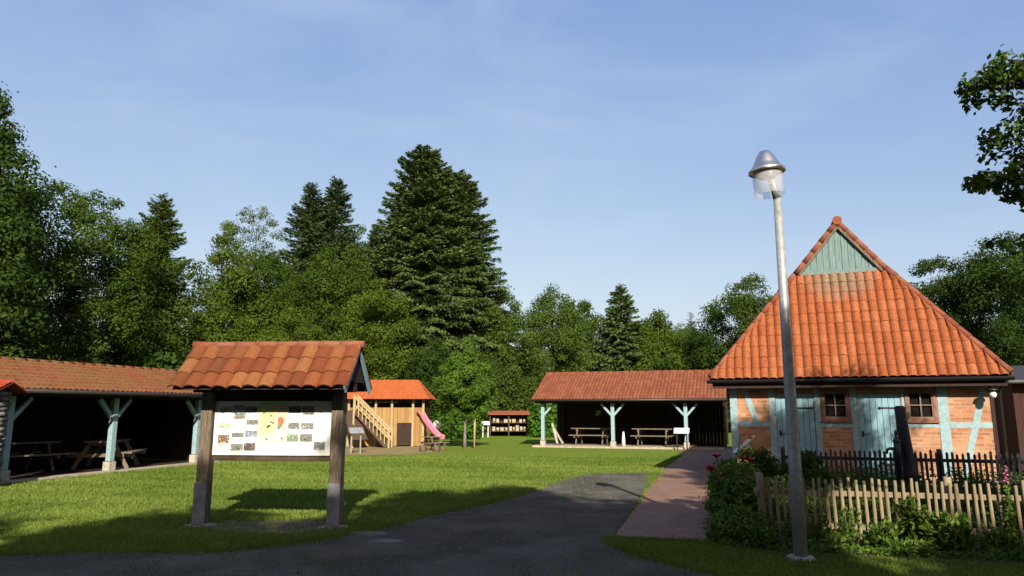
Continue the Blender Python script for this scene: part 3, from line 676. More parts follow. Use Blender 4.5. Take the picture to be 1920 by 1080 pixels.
# left hand shed along the lawn
LS = shed("open_shed", (-11.38, 16.31), R(73), "long open shed with mossy brown tiled roof along the lawn's left side", 10, (0.02, 2.92, 6.05), -1.0, 7.1, 'tileleft', -.5, 2.08, 1.9, 2.87, 4.0, slabz=.06)
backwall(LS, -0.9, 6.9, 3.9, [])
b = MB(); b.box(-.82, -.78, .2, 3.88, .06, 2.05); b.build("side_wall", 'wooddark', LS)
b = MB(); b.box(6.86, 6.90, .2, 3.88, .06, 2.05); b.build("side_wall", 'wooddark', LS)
p3 = copy_tree(pt); p3.location = at_shed(LS, 3.75, .95, .06); p3.rotation_euler.z = R(73 + 32); p3['label'] = "pale picnic table beside the second blue post of the left shed, partly in sun"
p4 = copy_tree(pt); p4.location = at_shed(LS, 1.9, 2.0, .06); p4.rotation_euler.z = R(60); p4['label'] = "shaded picnic table deep in the nearest bay of the left shed"

# ------------------------------------------------------------------ INFORMATION BOARD
def infoboard():
    t = thing("information_board", (-3.44, 10.42, 0), "roofed information board with white map panel between two weathered wooden posts on the lawn", "information board", R(-5))
    for x in (-.97, .97):
        b = MB(); b.box(x - .085, x + .085, -.085, .085, .04, 1.86); P = b.build("post", 'woodpost', t, .012)
        f = MB(61); f.box(x - .088, x + .088, -.112, -.087, .0, .60); f.box(x - .06, x + .06, .087, .11, 0, .60); f.build("steel_shoe", 'bracket', P, .004)
        f = MB(62 + int(x)); f.blob((x, 0, -.02), (.25, .18, .05), n=9, jit=.2); f.build("footing_stone", 'concrete', P)
        
    b = MB(); b.box(-.873, .873, .0, .06, .895, .965); b.build("bottom_rail", 'woodbeam', t, .006)
    b = MB(); b.box(-1.20, 1.20, -.075, .075, 1.862, 1.99); b.build("head_beam", 'wooddark', t, .008)
    for y in (-.40, .40):
        b = MB(); b.box(-1.22, 1.20, y - .05, y + .05, 1.97, 2.07); b.build("eaves_beam", 'wooddark', t, .006)
    b = MB()
    for x in (-.97, .97): b.box(x - .04, x + .04, -.45, .45, 1.992, 2.0 + .045)
    b.build("cross_beam", 'wooddark', t)
    b = MB(); b.box(-.873, .873, -.02, .03, 1.737, 1.86); b.build("header_board", 'wooddark', t)
    # printed panel, one mesh; all marks sit 2 mm proud
    p = MB(71); X0, X1, Z0, Z1 = -.865, .865, .975, 1.735; mats = ['print_white', 'print_yellow', 'print_green', 'print_beige', 'print_red', 'print_dark', 'print_mid', 'print_light', 'print_leaf', 'print_brown', 'print_blue', 'print_pale']
    p.box(X0, X1, -.03, -.01, Z0, Z1, 0)
    def uv(x, y): return X0 + (x - 140) / 1650 * (X1 - X0), Z0 + (845 - y) / 740 * (Z1 - Z0)
    def rect(x0, y0, x1, y1, m, lv=1):
        a, c = uv(x0, y1); b_, d = uv(x1, y0); y = -.030 - .002 * lv; p.add([(a, y, c), (b_, y, c), (b_, y, d), (a, y, d)], [(0, 1, 2, 3)], m)
    rect(770, 115, 1175, 690, 2); rect(772, 118, 1020, 560, 1, 2); rect(1020, 150, 1170, 335, 3, 2)
    def polyg(pts, m, lv=3):
        q = [uv(*k) for k in pts]; y = -.030 - .002 * lv; p.add([(a, y, c) for a, c in q], [tuple(reversed(range(len(q))))], m)
    polyg([(1040, 335), (1085, 320), (1135, 345), (1125, 400), (1095, 470), (1060, 440), (1045, 380)], 4); polyg([(1050, 420), (1100, 430), (1075, 490), (1040, 480)], 8, 4)
    polyg([(1000, 520), (1060, 490), (1130, 560), (1090, 640), (1010, 610)], 11); polyg([(800, 470), (860, 440), (900, 520), (850, 580), (800, 560)], 1, 4)
    for a, c, m in ((890, 445, 5), (915, 430, 5), (940, 380, 6), (970, 390, 6), (885, 610, 6), (850, 530, 7), (1000, 250, 7), (930, 290, 8), (830, 250, 8), (1100, 600, 8)): rect(a, c, a + 30, c + 28, m, 5)
    for k in range(6): rect(800, 705 + k * 18, 1150 - (k % 3) * 60, 711 + k * 18, 7)
    g = random.Random(5)
    pics = [(215, 400, 385, 480, (3, 8, 7)), (210, 570, 370, 685, (9, 3, 6)), (420, 265, 580, 350, (6, 7, 9)), (600, 360, 765, 430, (6, 7, 5)), (400, 540, 570, 600, (6, 8, 5)), (590, 510, 760, 600, (10, 6, 7)),
            (395, 690, 570, 785, (6, 7, 5)), (580, 680, 745, 785, (5, 9, 6)), (570, 180, 745, 262, (6, 5, 8)), (1190, 175, 1360, 270, (5, 6, 4)), (1380, 175, 1550, 290, (6, 5, 7)), (1195, 400, 1350, 490, (6, 7, 5)),
            (1375, 405, 1550, 492, (6, 7, 7)), (1180, 555, 1350, 660, (8, 7, 8)), (1370, 555, 1540, 660, (6, 8, 5)), (1565, 660, 1720, 770, (6, 7, 8)), (215, 180, 385, 260, (8, 7, 6)), (400, 160, 560, 230, (10, 7, 6))]
    for x0, y0, x1, y1, cs in pics:
        rect(x0, y0, x1, y1, 6 if cs[0] not in (3, 8) else 7); nx, ny = 9, 5; dx, dy = (x1 - x0) / nx, (y1 - y0) / ny
        hts = [g.randint(2, 4) for _ in range(nx)]
        for i in range(nx):
            for j in range(ny):
                if ny - j <= hts[i] + 1: rect(x0 + i * dx + 1, y0 + j * dy + 1, x0 + (i + 1) * dx - 1, y0 + (j + 1) * dy - 1, cs[0] if g.random() < .55 else g.choice(cs), 2)
        for k in range(2): rect(x0, y1 + 10 + k * 12, x1 - 20 - 50 * k, y1 + 14 + k * 12, 7)
    for k in range(7): rect(200, 700 + k * 13, 340 - (k % 2) * 30, 705 + k * 13, 7)
    for k in range(14): rect(1600, 200 + k * 28, 1740 - (k % 3) * 25, 205 + k * 28, 7)
    p.build("map_panel", mats, t)
    # roof
    for sg in (-1, 1):
        r = MB(75 + sg); dv = Vector((0, -sg * .62, .63)); Lf = dv.length
        r.tiles((-1.27 if sg < 0 else 1.27, sg * .62, 1.905), (-sg, 0, 0), dv, lambda v: 0, lambda v: 2.54, Lf, .2117, .30, .05, .016, 10); r.build("roof_tiles", 'tileboard', t)
    r = MB(77); r.ridge((-1.27, 0, 2.545), (1.27, 0, 2.545), .06, .33, n=10); r.build("ridge_tiles", 'ridgetile', t)
    d = MB()
    for sg in (-1, 1): d.prism([(-1.22, sg * .58, 1.91), (1.22, sg * .58, 1.91), (1.22, 0, 2.50), (-1.22, 0, 2.50)], (0, 0, -.025 - .001 * sg))
    d.build("roof_deck", 'wooddark', t)
    for x in (-1.235, 1.235):
        for sg in (-1, 1):
            if x < 0: continue
            d = MB(); d.beam((x, sg * .60, 1.88), (x, 0, 2.50), .025, .11); d.build("barge_board", 'blue', t)
        d = MB(); d.prism([(x * .96, -.42, 2.0), (x * .96, .42, 2.0), (x * .96, 0, 2.42)], (.02, 0, 0)); d.build("gable_board", 'wooddark', t)
infoboard()
for k, (x, y, a, b_) in enumerate(((-1.9, 9.75, .30, .16), (-1.55, 9.2, .22, .12))):
    b = MB(80 + k); b.blob((0, 0, 0), (a, b_, .03), n=8, jit=.15); o = b.build("ground_stone", 'stone'); o.location = (x, y, 0)
    tag(o, ("flat pale stone in the grass just right of the information board", "smaller flat stone at the gravel edge nearest the camera")[k], "stone", "flat stones in the grass")

# ------------------------------------------------------------------ STREET LAMP
def lamp():
    t = thing("street_lamp", (3.17, 8.19, 0), "tall galvanised street lamp with conical steel hood in front of the house", "street lamp")
    b = MB(); b.tube([(0, 0, .02), (0, 0, 1.0), (0, 0, 2.4), (0, 0, 4.16)], [.074, .068, .057, .046], 20); b.build("pole", 'galv', t)
    b = MB(); b.lathe((0, 0, 0), [(0, .035), (.13, .03), (.17, .0)], 18); b.build("base_collar", 'concrete', t)
    rot = Matrix.Rotation(R(-3), 3, 'Y'); c = Vector((-.09, 0, 4.14))
    b = MB(); b.lathe(c, [(.0, .565), (.012, .563), (.06, .545), (.10, .49), (.145, .40), (.17, .345), (.21, .315), (.215, .28), (.205, .275), (.16, .33), (0.0, .36)], 32, rot=rot); b.build("lamp_hood", 'steel', t)
    b = MB(); b.lathe(c, [(.175, .27), (.178, .0), (.170, .0), (.168, .27)], 32, rot=rot); b.build("glass_cylinder", 'lampglass', t)
    b = MB(); b.lathe(c, [(.0, .22), (.11, .22), (.15, .275), (.15, .29), (0, .29)], 24, rot=rot); b.build("reflector", 'steel', t)
    b = MB(); b.tube([(0, 0, 4.1), (-.03, 0, 4.22), (-.06, 0, 4.38)], [.05, .045, .04], 14); b.build("lamp_neck", 'galv', t)
lamp()

# ------------------------------------------------------------------ FENCES
def fence(name, p, q, h, sp, pw, mat, label, seed, rails, posts, group=None, pr=0.0, z0=.04, lean=.02):
    L = math.dist(p, q); a = math.atan2(q[1] - p[1], q[0] - p[0]); g = random.Random(seed)
    t = thing(name, (p[0], p[1], 0), label, "fence", a, group)
    for z in rails:
        b = MB(seed); b.beam((0, .035, z), (L, .035, z), .035, .065, up=(0, 0, 1)); b.build("rail", mat, t, .006)
    for x in posts:
        b = MB(seed + 3); b.tube([(x, .1, -.05), (x + .01, .1, h * .5), (x, .1, h + .02), (x, .1, h + .03)], [.05, .048, .046, .038], 9); b.build("post", mat, t)
    n = int(L / sp); protos = []
    for i in range(6):
        b = MB(seed + i); w_ = pw * g.uniform(.85, 1.1); tt = .018; hh = h - z0
        if pr: # split half-round pale with a rounded top
            pf = [(w_ / 2 * math.cos(u), -tt * math.sin(u)) for u in np.linspace(0, math.pi, 6)]
            lv = [(0, 1), (hh * .45, 1.0 + g.uniform(-.1, .1)), (hh * .96, .96), (hh, .86)]
            vs = [(x * s, y * s, z) for z, s in lv for x, y in pf]; K = 6; fs = []
            for l in range(3):
                for k in range(K): fs.append((l * K + k, l * K + (k + 1) % K, (l + 1) * K + (k + 1) % K, (l + 1) * K + k))
            fs += [tuple(reversed(range(K))), tuple(range(3 * K, 4 * K))]; b.add(vs, fs)
        else:
            b.prism([(-w_ / 2, -.01, 0), (w_ / 2, -.01, 0), (w_ / 2, -.01, hh - .03), (0, -.01, hh), (-w_ / 2, -.01, hh - .03)], (0, .018, 0))
        o = b.build("picket", mat, t); protos.append(o)
    for i in range(n):
        x = (i + .5) * L / n + g.uniform(-.01, .01); o = protos[i] if i < 6 else protos[g.randrange(6)].copy()
        if i >= 6: COL.objects.link(o); o.parent = t
        o.location = (x, g.uniform(-.004, .004), z0 + g.uniform(-.03, .02)); o.rotation_euler = (g.uniform(-.01, .01), g.uniform(-lean, lean) - lean * .8, g.uniform(-.2, .2))
        o.scale = (1, 1, g.uniform(.96, 1.03))
    return t
FA, FB = (3.10, 9.22), (8.9, 7.72)
fence("picket_fence", FA, FB, .79, .084, .041, 'fencewood', "tan split-picket fence along the front of the garden, behind the lamp", 101, (.60, .21), (0.02, 2.15, 4.2), pr=1)
fence("picket_fence", FA, (4.55, 14.4), .76, .09, .041, 'fencewood', "tan side fence running back along the brick path, overgrown by shrubs", 111, (.58, .21), (1.9, 3.8, 5.3), pr=1)
fence("black_picket_fence", (5.55, 15.0), (9.6, 13.45), .84, .088, .045, 'blackwood', "low black picket fence in front of the house wall", 121, (.66, .25), (.02, 2.85, 4.3), z0=.06, lean=.01)

# hand pump beside the dark post
t = thing("wooden_post", (7.2, 13.25, 0), "thick dark leaning wooden post rising in front of the house by the black fence", "post")
b = MB(5); b.tube([(0.03, 0, -.1), (0, 0, .6), (-.05, 0, 1.2), (-.08, 0, 1.66), (-.08, 0, 1.69)], [.125, .115, .10, .09, .06], 12); b.build("shaft", 'blackwood', t)
b = MB(); b.tube([(-.035, -.09, 1.42), (0, -.10, 1.5), (.03, -.095, 1.58)], [.02, .035, .02], 8); b.build("lit_face", 'palewood', t)  # pale wood colour stands for sunlight on the post's cut face
t = thing("hand_pump", (6.93, 13.1, 0), "black iron garden hand pump with a spout to its left, beside the leaning post", "pump")
b = MB(); b.tube([(0, 0, 0), (0, 0, .75), (0, 0, .78), (0, 0, 1.04)], [.045, .045, .06, .055], 12); b.lathe((0, 0, 1.04), [(.06, 0), (.07, .02), (.035, .07), (.02, .12), (.03, .15), (.022, .20), (0, .22)], 12); b.build("pump_body", 'iron', t)
b = MB(); b.tube([(-.03, 0, .92), (-.14, -.02, .93), (-.20, -.03, .91), (-.21, -.03, .84)], [.032, .028, .026, .028], 8); b.build("spout", 'iron', t)
b = MB(); b.tube([(0.0, 0, 1.16), (.09, .05, 1.2), (.16, .08, 1.0), (.17, .09, .75)], [.016, .014, .012, .018], 6); b.build("pump_handle", 'iron', t)

# ------------------------------------------------------------------ LECTERN SIGNS
def lectern(loc, rz, label, h=1.0, w_=.5, dk='iron', tilt=35):
    t = thing("lectern_sign", loc, label, "info lectern", rz, 'sloping info lecterns')
    for s in (-1, 1):
        b = MB(); b.box(s * w_ * .32 - .025, s * w_ * .32 + .025, -.02, .02, -.02, h - .03); b.build("leg", dk, t)
    rot = Matrix.Rotation(R(tilt), 3, 'X'); pm = 'bracket' if dk == 'bracket' else 'white'
    b = MB(); vs = [rot @ Vector((x, y, z)) + Vector((0, 0, h)) for z in (-.012, .012) for y in (-.18, .18) for x in (-w_ / 2, w_ / 2)]
    b.add(vs, [(0, 2, 3, 1), (4, 5, 7, 6), (0, 1, 5, 4), (2, 6, 7, 3), (0, 4, 6, 2), (1, 3, 7, 5)]); b.build("panel", pm, t)
    return t
lectern(at_shed(RS, 6.55, -.55), R(-18), "white sloping info panel on dark legs before the far shed's rightmost blue post", .78, .62)
lectern((-1.62, 44.2, 0), R(10), "distant white info panel left of the shelf hut", .85, .5, 'white')
lectern((-5.95, 27.7, 0), R(25), "grey-legged info panel beside the playhouse stairs", .85, .55, 'bracket')
t = thing("lectern_sign", (5.35, 16.55, 0), "pale sloping panel on a white post at the house's left corner", "info lectern", R(78), 'sloping info lecterns')
b = MB(); b.box(-.03, .03, -.06, .06, 0, .86); b.build("leg", 'white', t)
b = MB(); b.beam((0, .30, .66), (0, -.16, 1.04), .42, .03, up=(0, 0, 1)); b.build("panel", 'white', t)

# ------------------------------------------------------------------ PLAY HOUSE
def play():
    t = thing("playhouse", (-5.6, 33.0, 0), "wooden children's playhouse with bright orange roof, left of the lawn's far end", "playhouse")
    x0, x1, y0, y1 = -1.85, 1.55, 0.0, 2.6
    b = MB(201); n = 20; ww = (x1 - x0) / n
    for i in range(n):
        a = x0 + i * ww; mid = a + ww / 2; lo = 1.05 if 0.35 < mid < 1.0 else 0.03
        b.box(a + .004, a + ww - .004, y0 + .01 * (i % 2), y0 + .03 + .01 * (i % 2), lo, 1.74)
    for i in range(14):
        a = y0 + .05 + i * .18; b.box(x1 - .03 + .01 * (i % 2), x1 + .01 * (i % 2), a, a + .17, .03, 1.74); b.box(x0, x0 + .03, a, a + .17, .03, 1.74)
    b.box(x0, x1, y1, y1 + .03, .03, 2.0); b.build("plank_wall", 'playwood', t)
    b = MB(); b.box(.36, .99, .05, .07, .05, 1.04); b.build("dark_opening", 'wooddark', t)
    b = MB(); b.box(x0, x1, .06, y1, 1.02, 1.08); b.build("upper_deck", 'tablewood', t)
    for x in (x0, -1.28, -.62, .12, 1.08, x1):
        b = MB(); b.box(x - .05, x + .05, -.08, -.003, 0, 2.1); b.build("post", 'palewood', t)
    b = MB(); b.box(x0, x1, -.07, 2.55, 2.02, 2.1); b.build("top_beam", 'wooddark', t)
    E = [(-2.15, -.45), (1.85, -.45), (1.85, 2.95), (-2.15, 2.95)]; rl, rr, ry, rz, ez = -1.7, 1.12, 1.25, 3.05, 2.12
    b = MB(205); dv = Vector((0, ry + .45, rz - ez)); Lf = dv.length
    b.tiles((0, -.45, ez), (1, 0, 0), dv, lambda v: -2.15 + .45 * v / Lf, lambda v: 1.85 - .73 * v / Lf, Lf, .2, .3, .012, .012, 4)
    dv = Vector((rr - 1.85, 0, rz - ez)); L2 = dv.length; b.tiles((1.85, 0, ez), (0, 1, 0), dv, lambda v: -.45 + 1.7 * v / L2, lambda v: 2.95 - 1.7 * v / L2, L2, .2, .3, .012, .012, 4)
    b.prism([(-2.15, 2.95, ez), (1.85, 2.95, ez), (rr, ry, rz), (rl, ry, rz)], (0, 0, -.02)); b.prism([(-2.15, -.45, ez), (-2.15, 2.95, ez), (rl, ry, rz)], (0, 0, -.02))
    b.build("roof", 'tileplay', t)
    # stairs with balustrade going down to the right in front
    s = MB(); s.beam((-1.25, -1.35, 1.55), (.15, -1.35, .05), .05, .2); s.beam((-1.25, -.6, 1.55), (.15, -.6, .05), .05, .2)
    for i in range(8): k = (i + .5) / 8; s.box(-1.25 + 1.4 * k - .12, -1.25 + 1.4 * k + .12, -1.32, -.62, 1.5 - 1.5 * k - .02, 1.5 - 1.5 * k + .02)
    St = s.build("staircase", 'woodbeam', t)
    for y in (-1.39, -.56):
        s = MB(); s.beam((-1.3, y, 2.2), (.25, y, .72), .05, .09); s.beam((-1.3, y, 1.85), (.25, y, .40), .04, .05)
        for i in range(10): k = i / 9; s.box(-1.28 + 1.5 * k - .02, -1.28 + 1.5 * k + .02, y - .015, y + .015, 1.5 - 1.5 * k, 2.2 - 1.46 * k)
        s.box(.2, .28, y - .03, y + .03, 0, .85); s.box(-1.36, -1.28, y - .03, y + .03, 0, 2.3)
        s.build("handrail", 'palewood', St)
    s = MB(); s.beam((-1.6, -1.0, 1.6), (-.95, -1.7, .35), .75, .06, up=(0, 0, 1)); s.build("climbing_ramp", 'woodbeam', t)
    # pink slide
    path = [Vector((1.36, -.05, 1.5)), Vector((1.5, -.12, 1.42)), Vector((1.68, -.22, 1.12)), Vector((1.88, -.34, .9)), Vector((2.12, -.48, .62)), Vector((2.34, -.6, .42)), Vector((2.5, -.7, .38))]
    s = MB(); vs = []; fs = []; pr = [(-.2, .15), (-.19, .02), (-.12, -.03), (0, -.04), (.12, -.03), (.19, .02), (.2, .15)]; K = 7
    for i, p in enumerate(path):
        d = (path[min(i + 1, 6)] - path[max(i - 1, 0)]); sd = Vector((d.y, -d.x, 0)).normalized()
        vs += [p - sd * a + Vector((0, 0, c)) for a, c in pr]
    for i in range(6):
        for k in range(K - 1): fs.append((i * K + k, i * K + k + 1, (i + 1) * K + k + 1, (i + 1) * K + k))
    s.add(vs, fs, smooth=True); o = s.build("slide", 'pink', t); m = o.modifiers.new("thick", 'SOLIDIFY'); m.thickness = .02
play()
picnic((-3.25, 29.9, 0), R(35), "small pale picnic table on the lawn in front of the pink slide", 'picnic tables inside the open sheds', 1.1).scale = (.75, .75, .75)
for k, (x, y) in enumerate(((-3.55, 29.0), (-3.0, 28.9))):
    b = MB(k); b.tube([(0, 0, -.05), (0, 0, .22), (0, 0, .25)], [.15, .14, .10], 9); o = b.build("log_stump", 'soil'); o.location = (x, y, 0)
    tag(o, ("red-brown log stump left in front of the pale picnic table", "red-brown log stump right in front of the pale picnic table")[k], "stump", "stumps before the pale picnic table")
t = thing("round_sign", (-3.42, 33.2, 0), "small white round plate on a thin pole beside the pink slide", "sign")
b = MB(); b.tube([(0, 0, 0), (0, 0, .9)], .03, 8); b.build("pole", 'bracket', t)
b = MB(); b.lathe((0, -.04, .98), [(0, -.02), (.19, -.02), (.19, .02), (0, .02)], 16, rot=Matrix.Rotation(R(90), 3, 'X')); b.build("plate", 'white', t)
t = thing("wooden_perch", (-3.0, 36, 0), "thin wooden T-shaped post left of the small round tree", "post")
b = MB(); b.box(-.04, .04, -.04, .04, 0, .9); b.build("upright", 'tablewood', t)
b = MB(); b.box(-.32, .32, -.04, .04, .901, .96); b.build("crossbar", 'tablewood', t)
t = thing("tree_stake", (-1.62, 31.2, 0), "pale support stake beside the trunk of the small round tree", "stake")
b = MB(); b.tube([(0, 0, 0), (.02, 0, 1.35)], .045, 7); b.build("stake_post", 'palewood', t)
b = MB(); b.tube([(-.3, .2, 1.05), (0, 0, 1.1), (.06, -.03, 1.08)], .02, 6); b.build("tie", 'tablewood', t)
b = MB(); b.tube([(0, 0, 0), (.01, 0, .62)], [.10, .035], 8); o = b.build("stake", 'white'); o.location = at_shed(RS, 4.0, .25, .08); tag(o, "thin white tapered stake on the far shed's floor, right of its middle post", "stake")
b = MB(); b.beam((0, 0, .06), (-.22, .3, .95), .10, .05); b.beam((.25, 0, .06), (-.15, .3, .75), .10, .05); o = b.build("leaning_board", 'concrete'); o.location = at_shed(RS, .95, .6, .08); tag(o, "pale boards leaning at the left end of the far shed", "board")
# shelf hut
t = thing("insect_hotel", (-.2, 46.2, 0), "low roofed shelf stand filled with pale boxes beyond the far end of the lawn", "insect hotel")
b = MB(); b.prism([(-1.35, -.4, 1.34), (1.35, -.4, 1.34), (1.35, .3, 1.55), (-1.35, .3, 1.55)], (0, 0, .05)); b.build("roof", 'tileright', t)
b = MB()
for x in (-1.2, 0, 1.2): b.box(x - .04, x + .04, -.25, .25, 0, 1.38)
b.build("frame", 'woodbeam', t)
b = MB(); b.box(-1.2, 1.2, .22, .25, .2, 1.36); b.build("back_panel", 'wooddark', t)
for z in (.3, .82):
    b = MB(); b.box(-1.16, 1.16, -.22, .22, z, z + .04); b.build("shelf", 'woodbeam', t)
g = random.Random(9)
k = 0
for z in (.34, .86):
    x = -1.05
    while x < 1.0:
        w_ = g.uniform(.13, .24); hh = g.uniform(.2, .36)
        if g.random() < .8:
            b = MB(k); b.tube([(0, 0, 0), (0, 0, hh)], [w_ * .45, w_ * .42], 8) if k % 2 else b.box(-w_ / 2, w_ / 2, -.1, .1, 0, hh)
            o = b.build("filler_block", ('slab', 'concrete', 'palewood')[k % 3], t); o.location = (x + w_ / 2, -.08, z)
        x += w_ + .05; k += 1

# ------------------------------------------------------------------ small structures at the picture's edges
t = thing("red_shed", (13.2, 18.6, 0), "dark maroon boarded shed at the far right beside the house", "shed", R(-20))
b = MB(7)
for i in range(26): b.box(-.2 + i * .16, -.2 + i * .16 + .152, 0 + .01 * (i % 2), .03 + .01 * (i % 2), .1, 2.3)
b.box(-.2, -.17, .04, 3.5, .1, 2.3); b.box(3.93, 3.96, .04, 3.5, .1, 2.3); b.box(-.2, 3.96, 3.5, 3.53, .1, 2.3); b.build("wall", 'maroon', t)
b = MB(); b.prism([(-.4, -.3, 2.32), (4.2, -.3, 2.32), (4.2, 3.8, 2.9), (-.4, 3.8, 2.9)], (0, 0, .06)); b.build("roof", 'gutter', t)
b = MB(); b.tube([(-.4, -.36, 2.33), (4.2, -.36, 2.33)], .05, 8); b.build("gutter", 'bracket', t)
t = thing("stone_pillar", (-11.12, 15.3, 0), "rough grey stone pillar capped with bright red tile at the left edge", "pillar")
b = MB(88)
for i in range(150):
    z = .06 + (i // 8) * .105; k = i % 8; a = k / 8 * 2 * math.pi + b.rng.uniform(-.2, .2)
    if z > 1.98: break
    b.blob((.27 * math.cos(a), .27 * math.sin(a), z), (b.rng.uniform(.1, .15), .13, b.rng.uniform(.05, .075)), n=5, jit=.2)
b.tube([(0, 0, 0), (0, 0, 2.0)], .27, 8); b.build("stonework", 'stone', t)
b = MB(89); b.tiles((-.5, -.5, 2.02), (1, 0, 0), (0, .5, .22), lambda v: 0, lambda v: 1.0, .54, .2, .27, .03, .02, 6); b.prism([(-.5, -.48, 2.0), (.5, -.48, 2.0), (.5, 0, 2.2), (-.5, 0, 2.2)], (0, 0, -.02)); b.prism([(-.5, .48, 2.0), (.5, .48, 2.0), (.5, 0, 2.2), (-.5, 0, 2.2)], (0, 0, -.021)); b.build("tile_cap", 'tilered', t)

# ------------------------------------------------------------------ TREES AND PLANTS
GT = 'trees along the edge of the lawn'
def ell(z0, z1, r, k=1.0):   # rounded crown profile
    return [(z0 + (z1 - z0) * t, r * math.sin(math.pi * min(1, t ** k * .93 + .05)) ** .75 + .05) for t in np.linspace(0, 1, 9)]
def trees():
    # left edge to the middle
    decid((-20.1, 26), "very tall dark tree at the left edge of the picture", 1, 14.0, [(1.5, 2.8), (5, 3.2), (8.5, 2.7), (11, 1.9), (12.6, 1.1), (13.9, .3)], 'lf_dark', 120, .95, 15000, .26, .25)
    decid((-20.1, 30), "loose pale-twigged birch right of the dark leftmost tree", 2, 11.6, [(1, 2.6), (5, 3.2), (9, 2.6), (11.5, 1.0)], 'lf_olive', 90, .7, 10500, .2, .13, 'birchbark')
    decid((-20.0, 33), "rounded birch with drooping top above the left shed", 3, 12.1, [(1, 2.6), (6, 3.3), (9.6, 2.7), (12.0, 1.1)], 'lf_mid', 110, .75, 12500, .21, .15, 'birchbark')
    spruce((-19.4, 38), "conical light green larch with a pointed top above the left shed roof", 4, 13.6, 2.9, lambda t: min(1, 1.2 * t ** .7), 'lf_light', card=.34, dens=9, nb=10, droop=.2)
    decid((-19.0, 36.2), "short olive tree tucked between the drooping birch and the larch", 70, 10.8, [(1, 2.4), (5, 2.7), (8.6, 2.2), (10.8, .8)], 'lf_olive', 100, .8, 9000, .21, .13)
    decid((-15.6, 47.5), "dense green tree between the silvery willow and the twin spruces", 71, 11.2, [(1, 3.0), (6, 3.2), (9, 2.5), (11.2, .9)], 'lf_mid', 100, .9, 9000, .25, .16)
    spruce((-10.2, 52), "slim dark spruce filling the gap left of the giant spruce", 72, 15.6, 2.8, lambda t: min(1, 1.2 * t ** .7), 'lf_spruce2', card=.42, dens=7)
    decid((-10.6, 47), "rounded mid green tree close to the giant spruce's left side", 73, 12.8, [(1, 2.8), (6, 3.0), (10.2, 2.3), (12.8, .8)], 'lf_mid', 100, .9, 9000, .25, .16)
    spruce((4.8, 60), "slim olive conifer left of the medium spruce", 74, 11.6, 2.4, lambda t: min(1, 1.2 * t ** .7), 'lf_spruce', card=.45, dens=6)
    decid((12.4, 60), "pointed light green tree right behind the far shed's ridge", 75, 10.2, [(1, 3.2), (5, 3.2), (8, 2.3), (10.2, .6)], 'lf_light', 90, .9, 8000, .27, .15)
    decid((-17.4, 42.5), "bushy light green tree between the aspen and the silvery tree", 5, 13.0, [(1, 3.0), (6, 3.2), (10, 2.4), (13, .6)], 'lf_light', 110, .85, 12000, .24, .16)
    decid((-22.2, 60), "silvery see-through willow rising behind the tree line", 6, 19.4, [(6, 3.4), (12, 3.8), (16.5, 3.2), (19.2, 1.2)], 'lf_pale', 110, .6, 3600, .26, .2)
    decid((-15.6, 44), "rounded green tree in front of the twin-topped spruce", 7, 12.0, [(1, 3.4), (6, 3.5), (9.5, 2.5), (12, .8)], 'lf_mid', 110, .9, 13000, .25, .17)
    decid((-12.2, 46), "green tree filling the gap right of the twin-topped spruce", 8, 12.6, [(1, 3.2), (6, 3.2), (10, 2.4), (12.6, .7)], 'lf_mid', 100, .9, 11500, .25, .17)
    decid((-13.4, 60), "tall broadleaf between the two spruces, far back", 9, 17.6, [(4, 3.6), (10, 4.4), (14, 3.4), (17.6, .8)], 'lf_mid', 110, 1.0, 11000, .3, .2)
    decid((-8.2, 43.5), "light green rounded bushy tree at the left foot of the big spruce", 10, 10.2, [(.8, 2.9), (5, 3.1), (8, 2.3), (10.2, .6)], 'lf_light', 110, .75, 14000, .22, .14)
    decid((-12.4, 40), "low green tree behind the information board's roof", 11, 7.4, [(.5, 2.6), (3.5, 2.9), (6, 2.0), (7.4, .5)], 'lf_light', 90, .7, 10500, .21, .12)
    decid((-4.6, 42.5), "olive green shrubby tree behind the playhouse", 12, 5.8, [(.3, 2.5), (2.5, 2.7), (4.8, 1.8), (5.8, .4)], 'lf_dark', 90, .7, 11000, .2, .1)
    spruce((-16.0, 55), "spruce with two pointed tops left of the giant spruce", 20, 19.8, 4.5, lambda t: min(1, 1.15 * t ** .65), 'lf_spruce2', card=.42, dens=6)
    spruce((-14.4, 56), "slightly taller companion spruce forming the right point of the pair", 21, 20.6, 4.4, lambda t: min(1, 1.15 * t ** .65), 'lf_spruce2', card=.42, dens=6)
    spruce((-6.2, 48), "giant dark spruce with a dense blunt top, tallest in the middle", 22, 19.9, 4.1, lambda t: min(1, 1.35 * t ** .48), 'lf_spruce', card=.42, dens=9, nb=11, droop=.5)
    spruce((-4.2, 50.5), "slightly lower spruce merged into the giant spruce on its right", 23, 19.1, 4.6, lambda t: min(1, 1.25 * t ** .52), 'lf_spruce', card=.42, dens=9, nb=11, droop=.5)
    # middle right
    decid((-.6, 50), "olive weeping tree just right of the giant spruce", 30, 10.3, [(.6, 3.2), (5, 3.3), (8, 2.5), (10.3, .6)], 'lf_olive', 110, .85, 14000, .24, .15)
    decid((3.2, 56), "olive rounded tree behind the left end of the far shed", 31, 11.4, [(.8, 3.5), (6, 3.7), (9, 2.8), (11.4, .7)], 'lf_olive', 110, .95, 12500, .27, .17)
    decid((6.8, 66), "green tree between the olive trees and the pointed spruce", 32, 11.6, [(.8, 3.6), (6, 3.8), (9, 3.0), (11.4, .8)], 'lf_mid', 100, 1.0, 9000, .3, .17)
    spruce((9.3, 60), "medium olive spruce poking up behind the far shed", 33, 12.4, 3.6, lambda t: min(1, 1.15 * t ** .7), 'lf_spruce', card=.5, dens=5, nb=9, droop=.5)
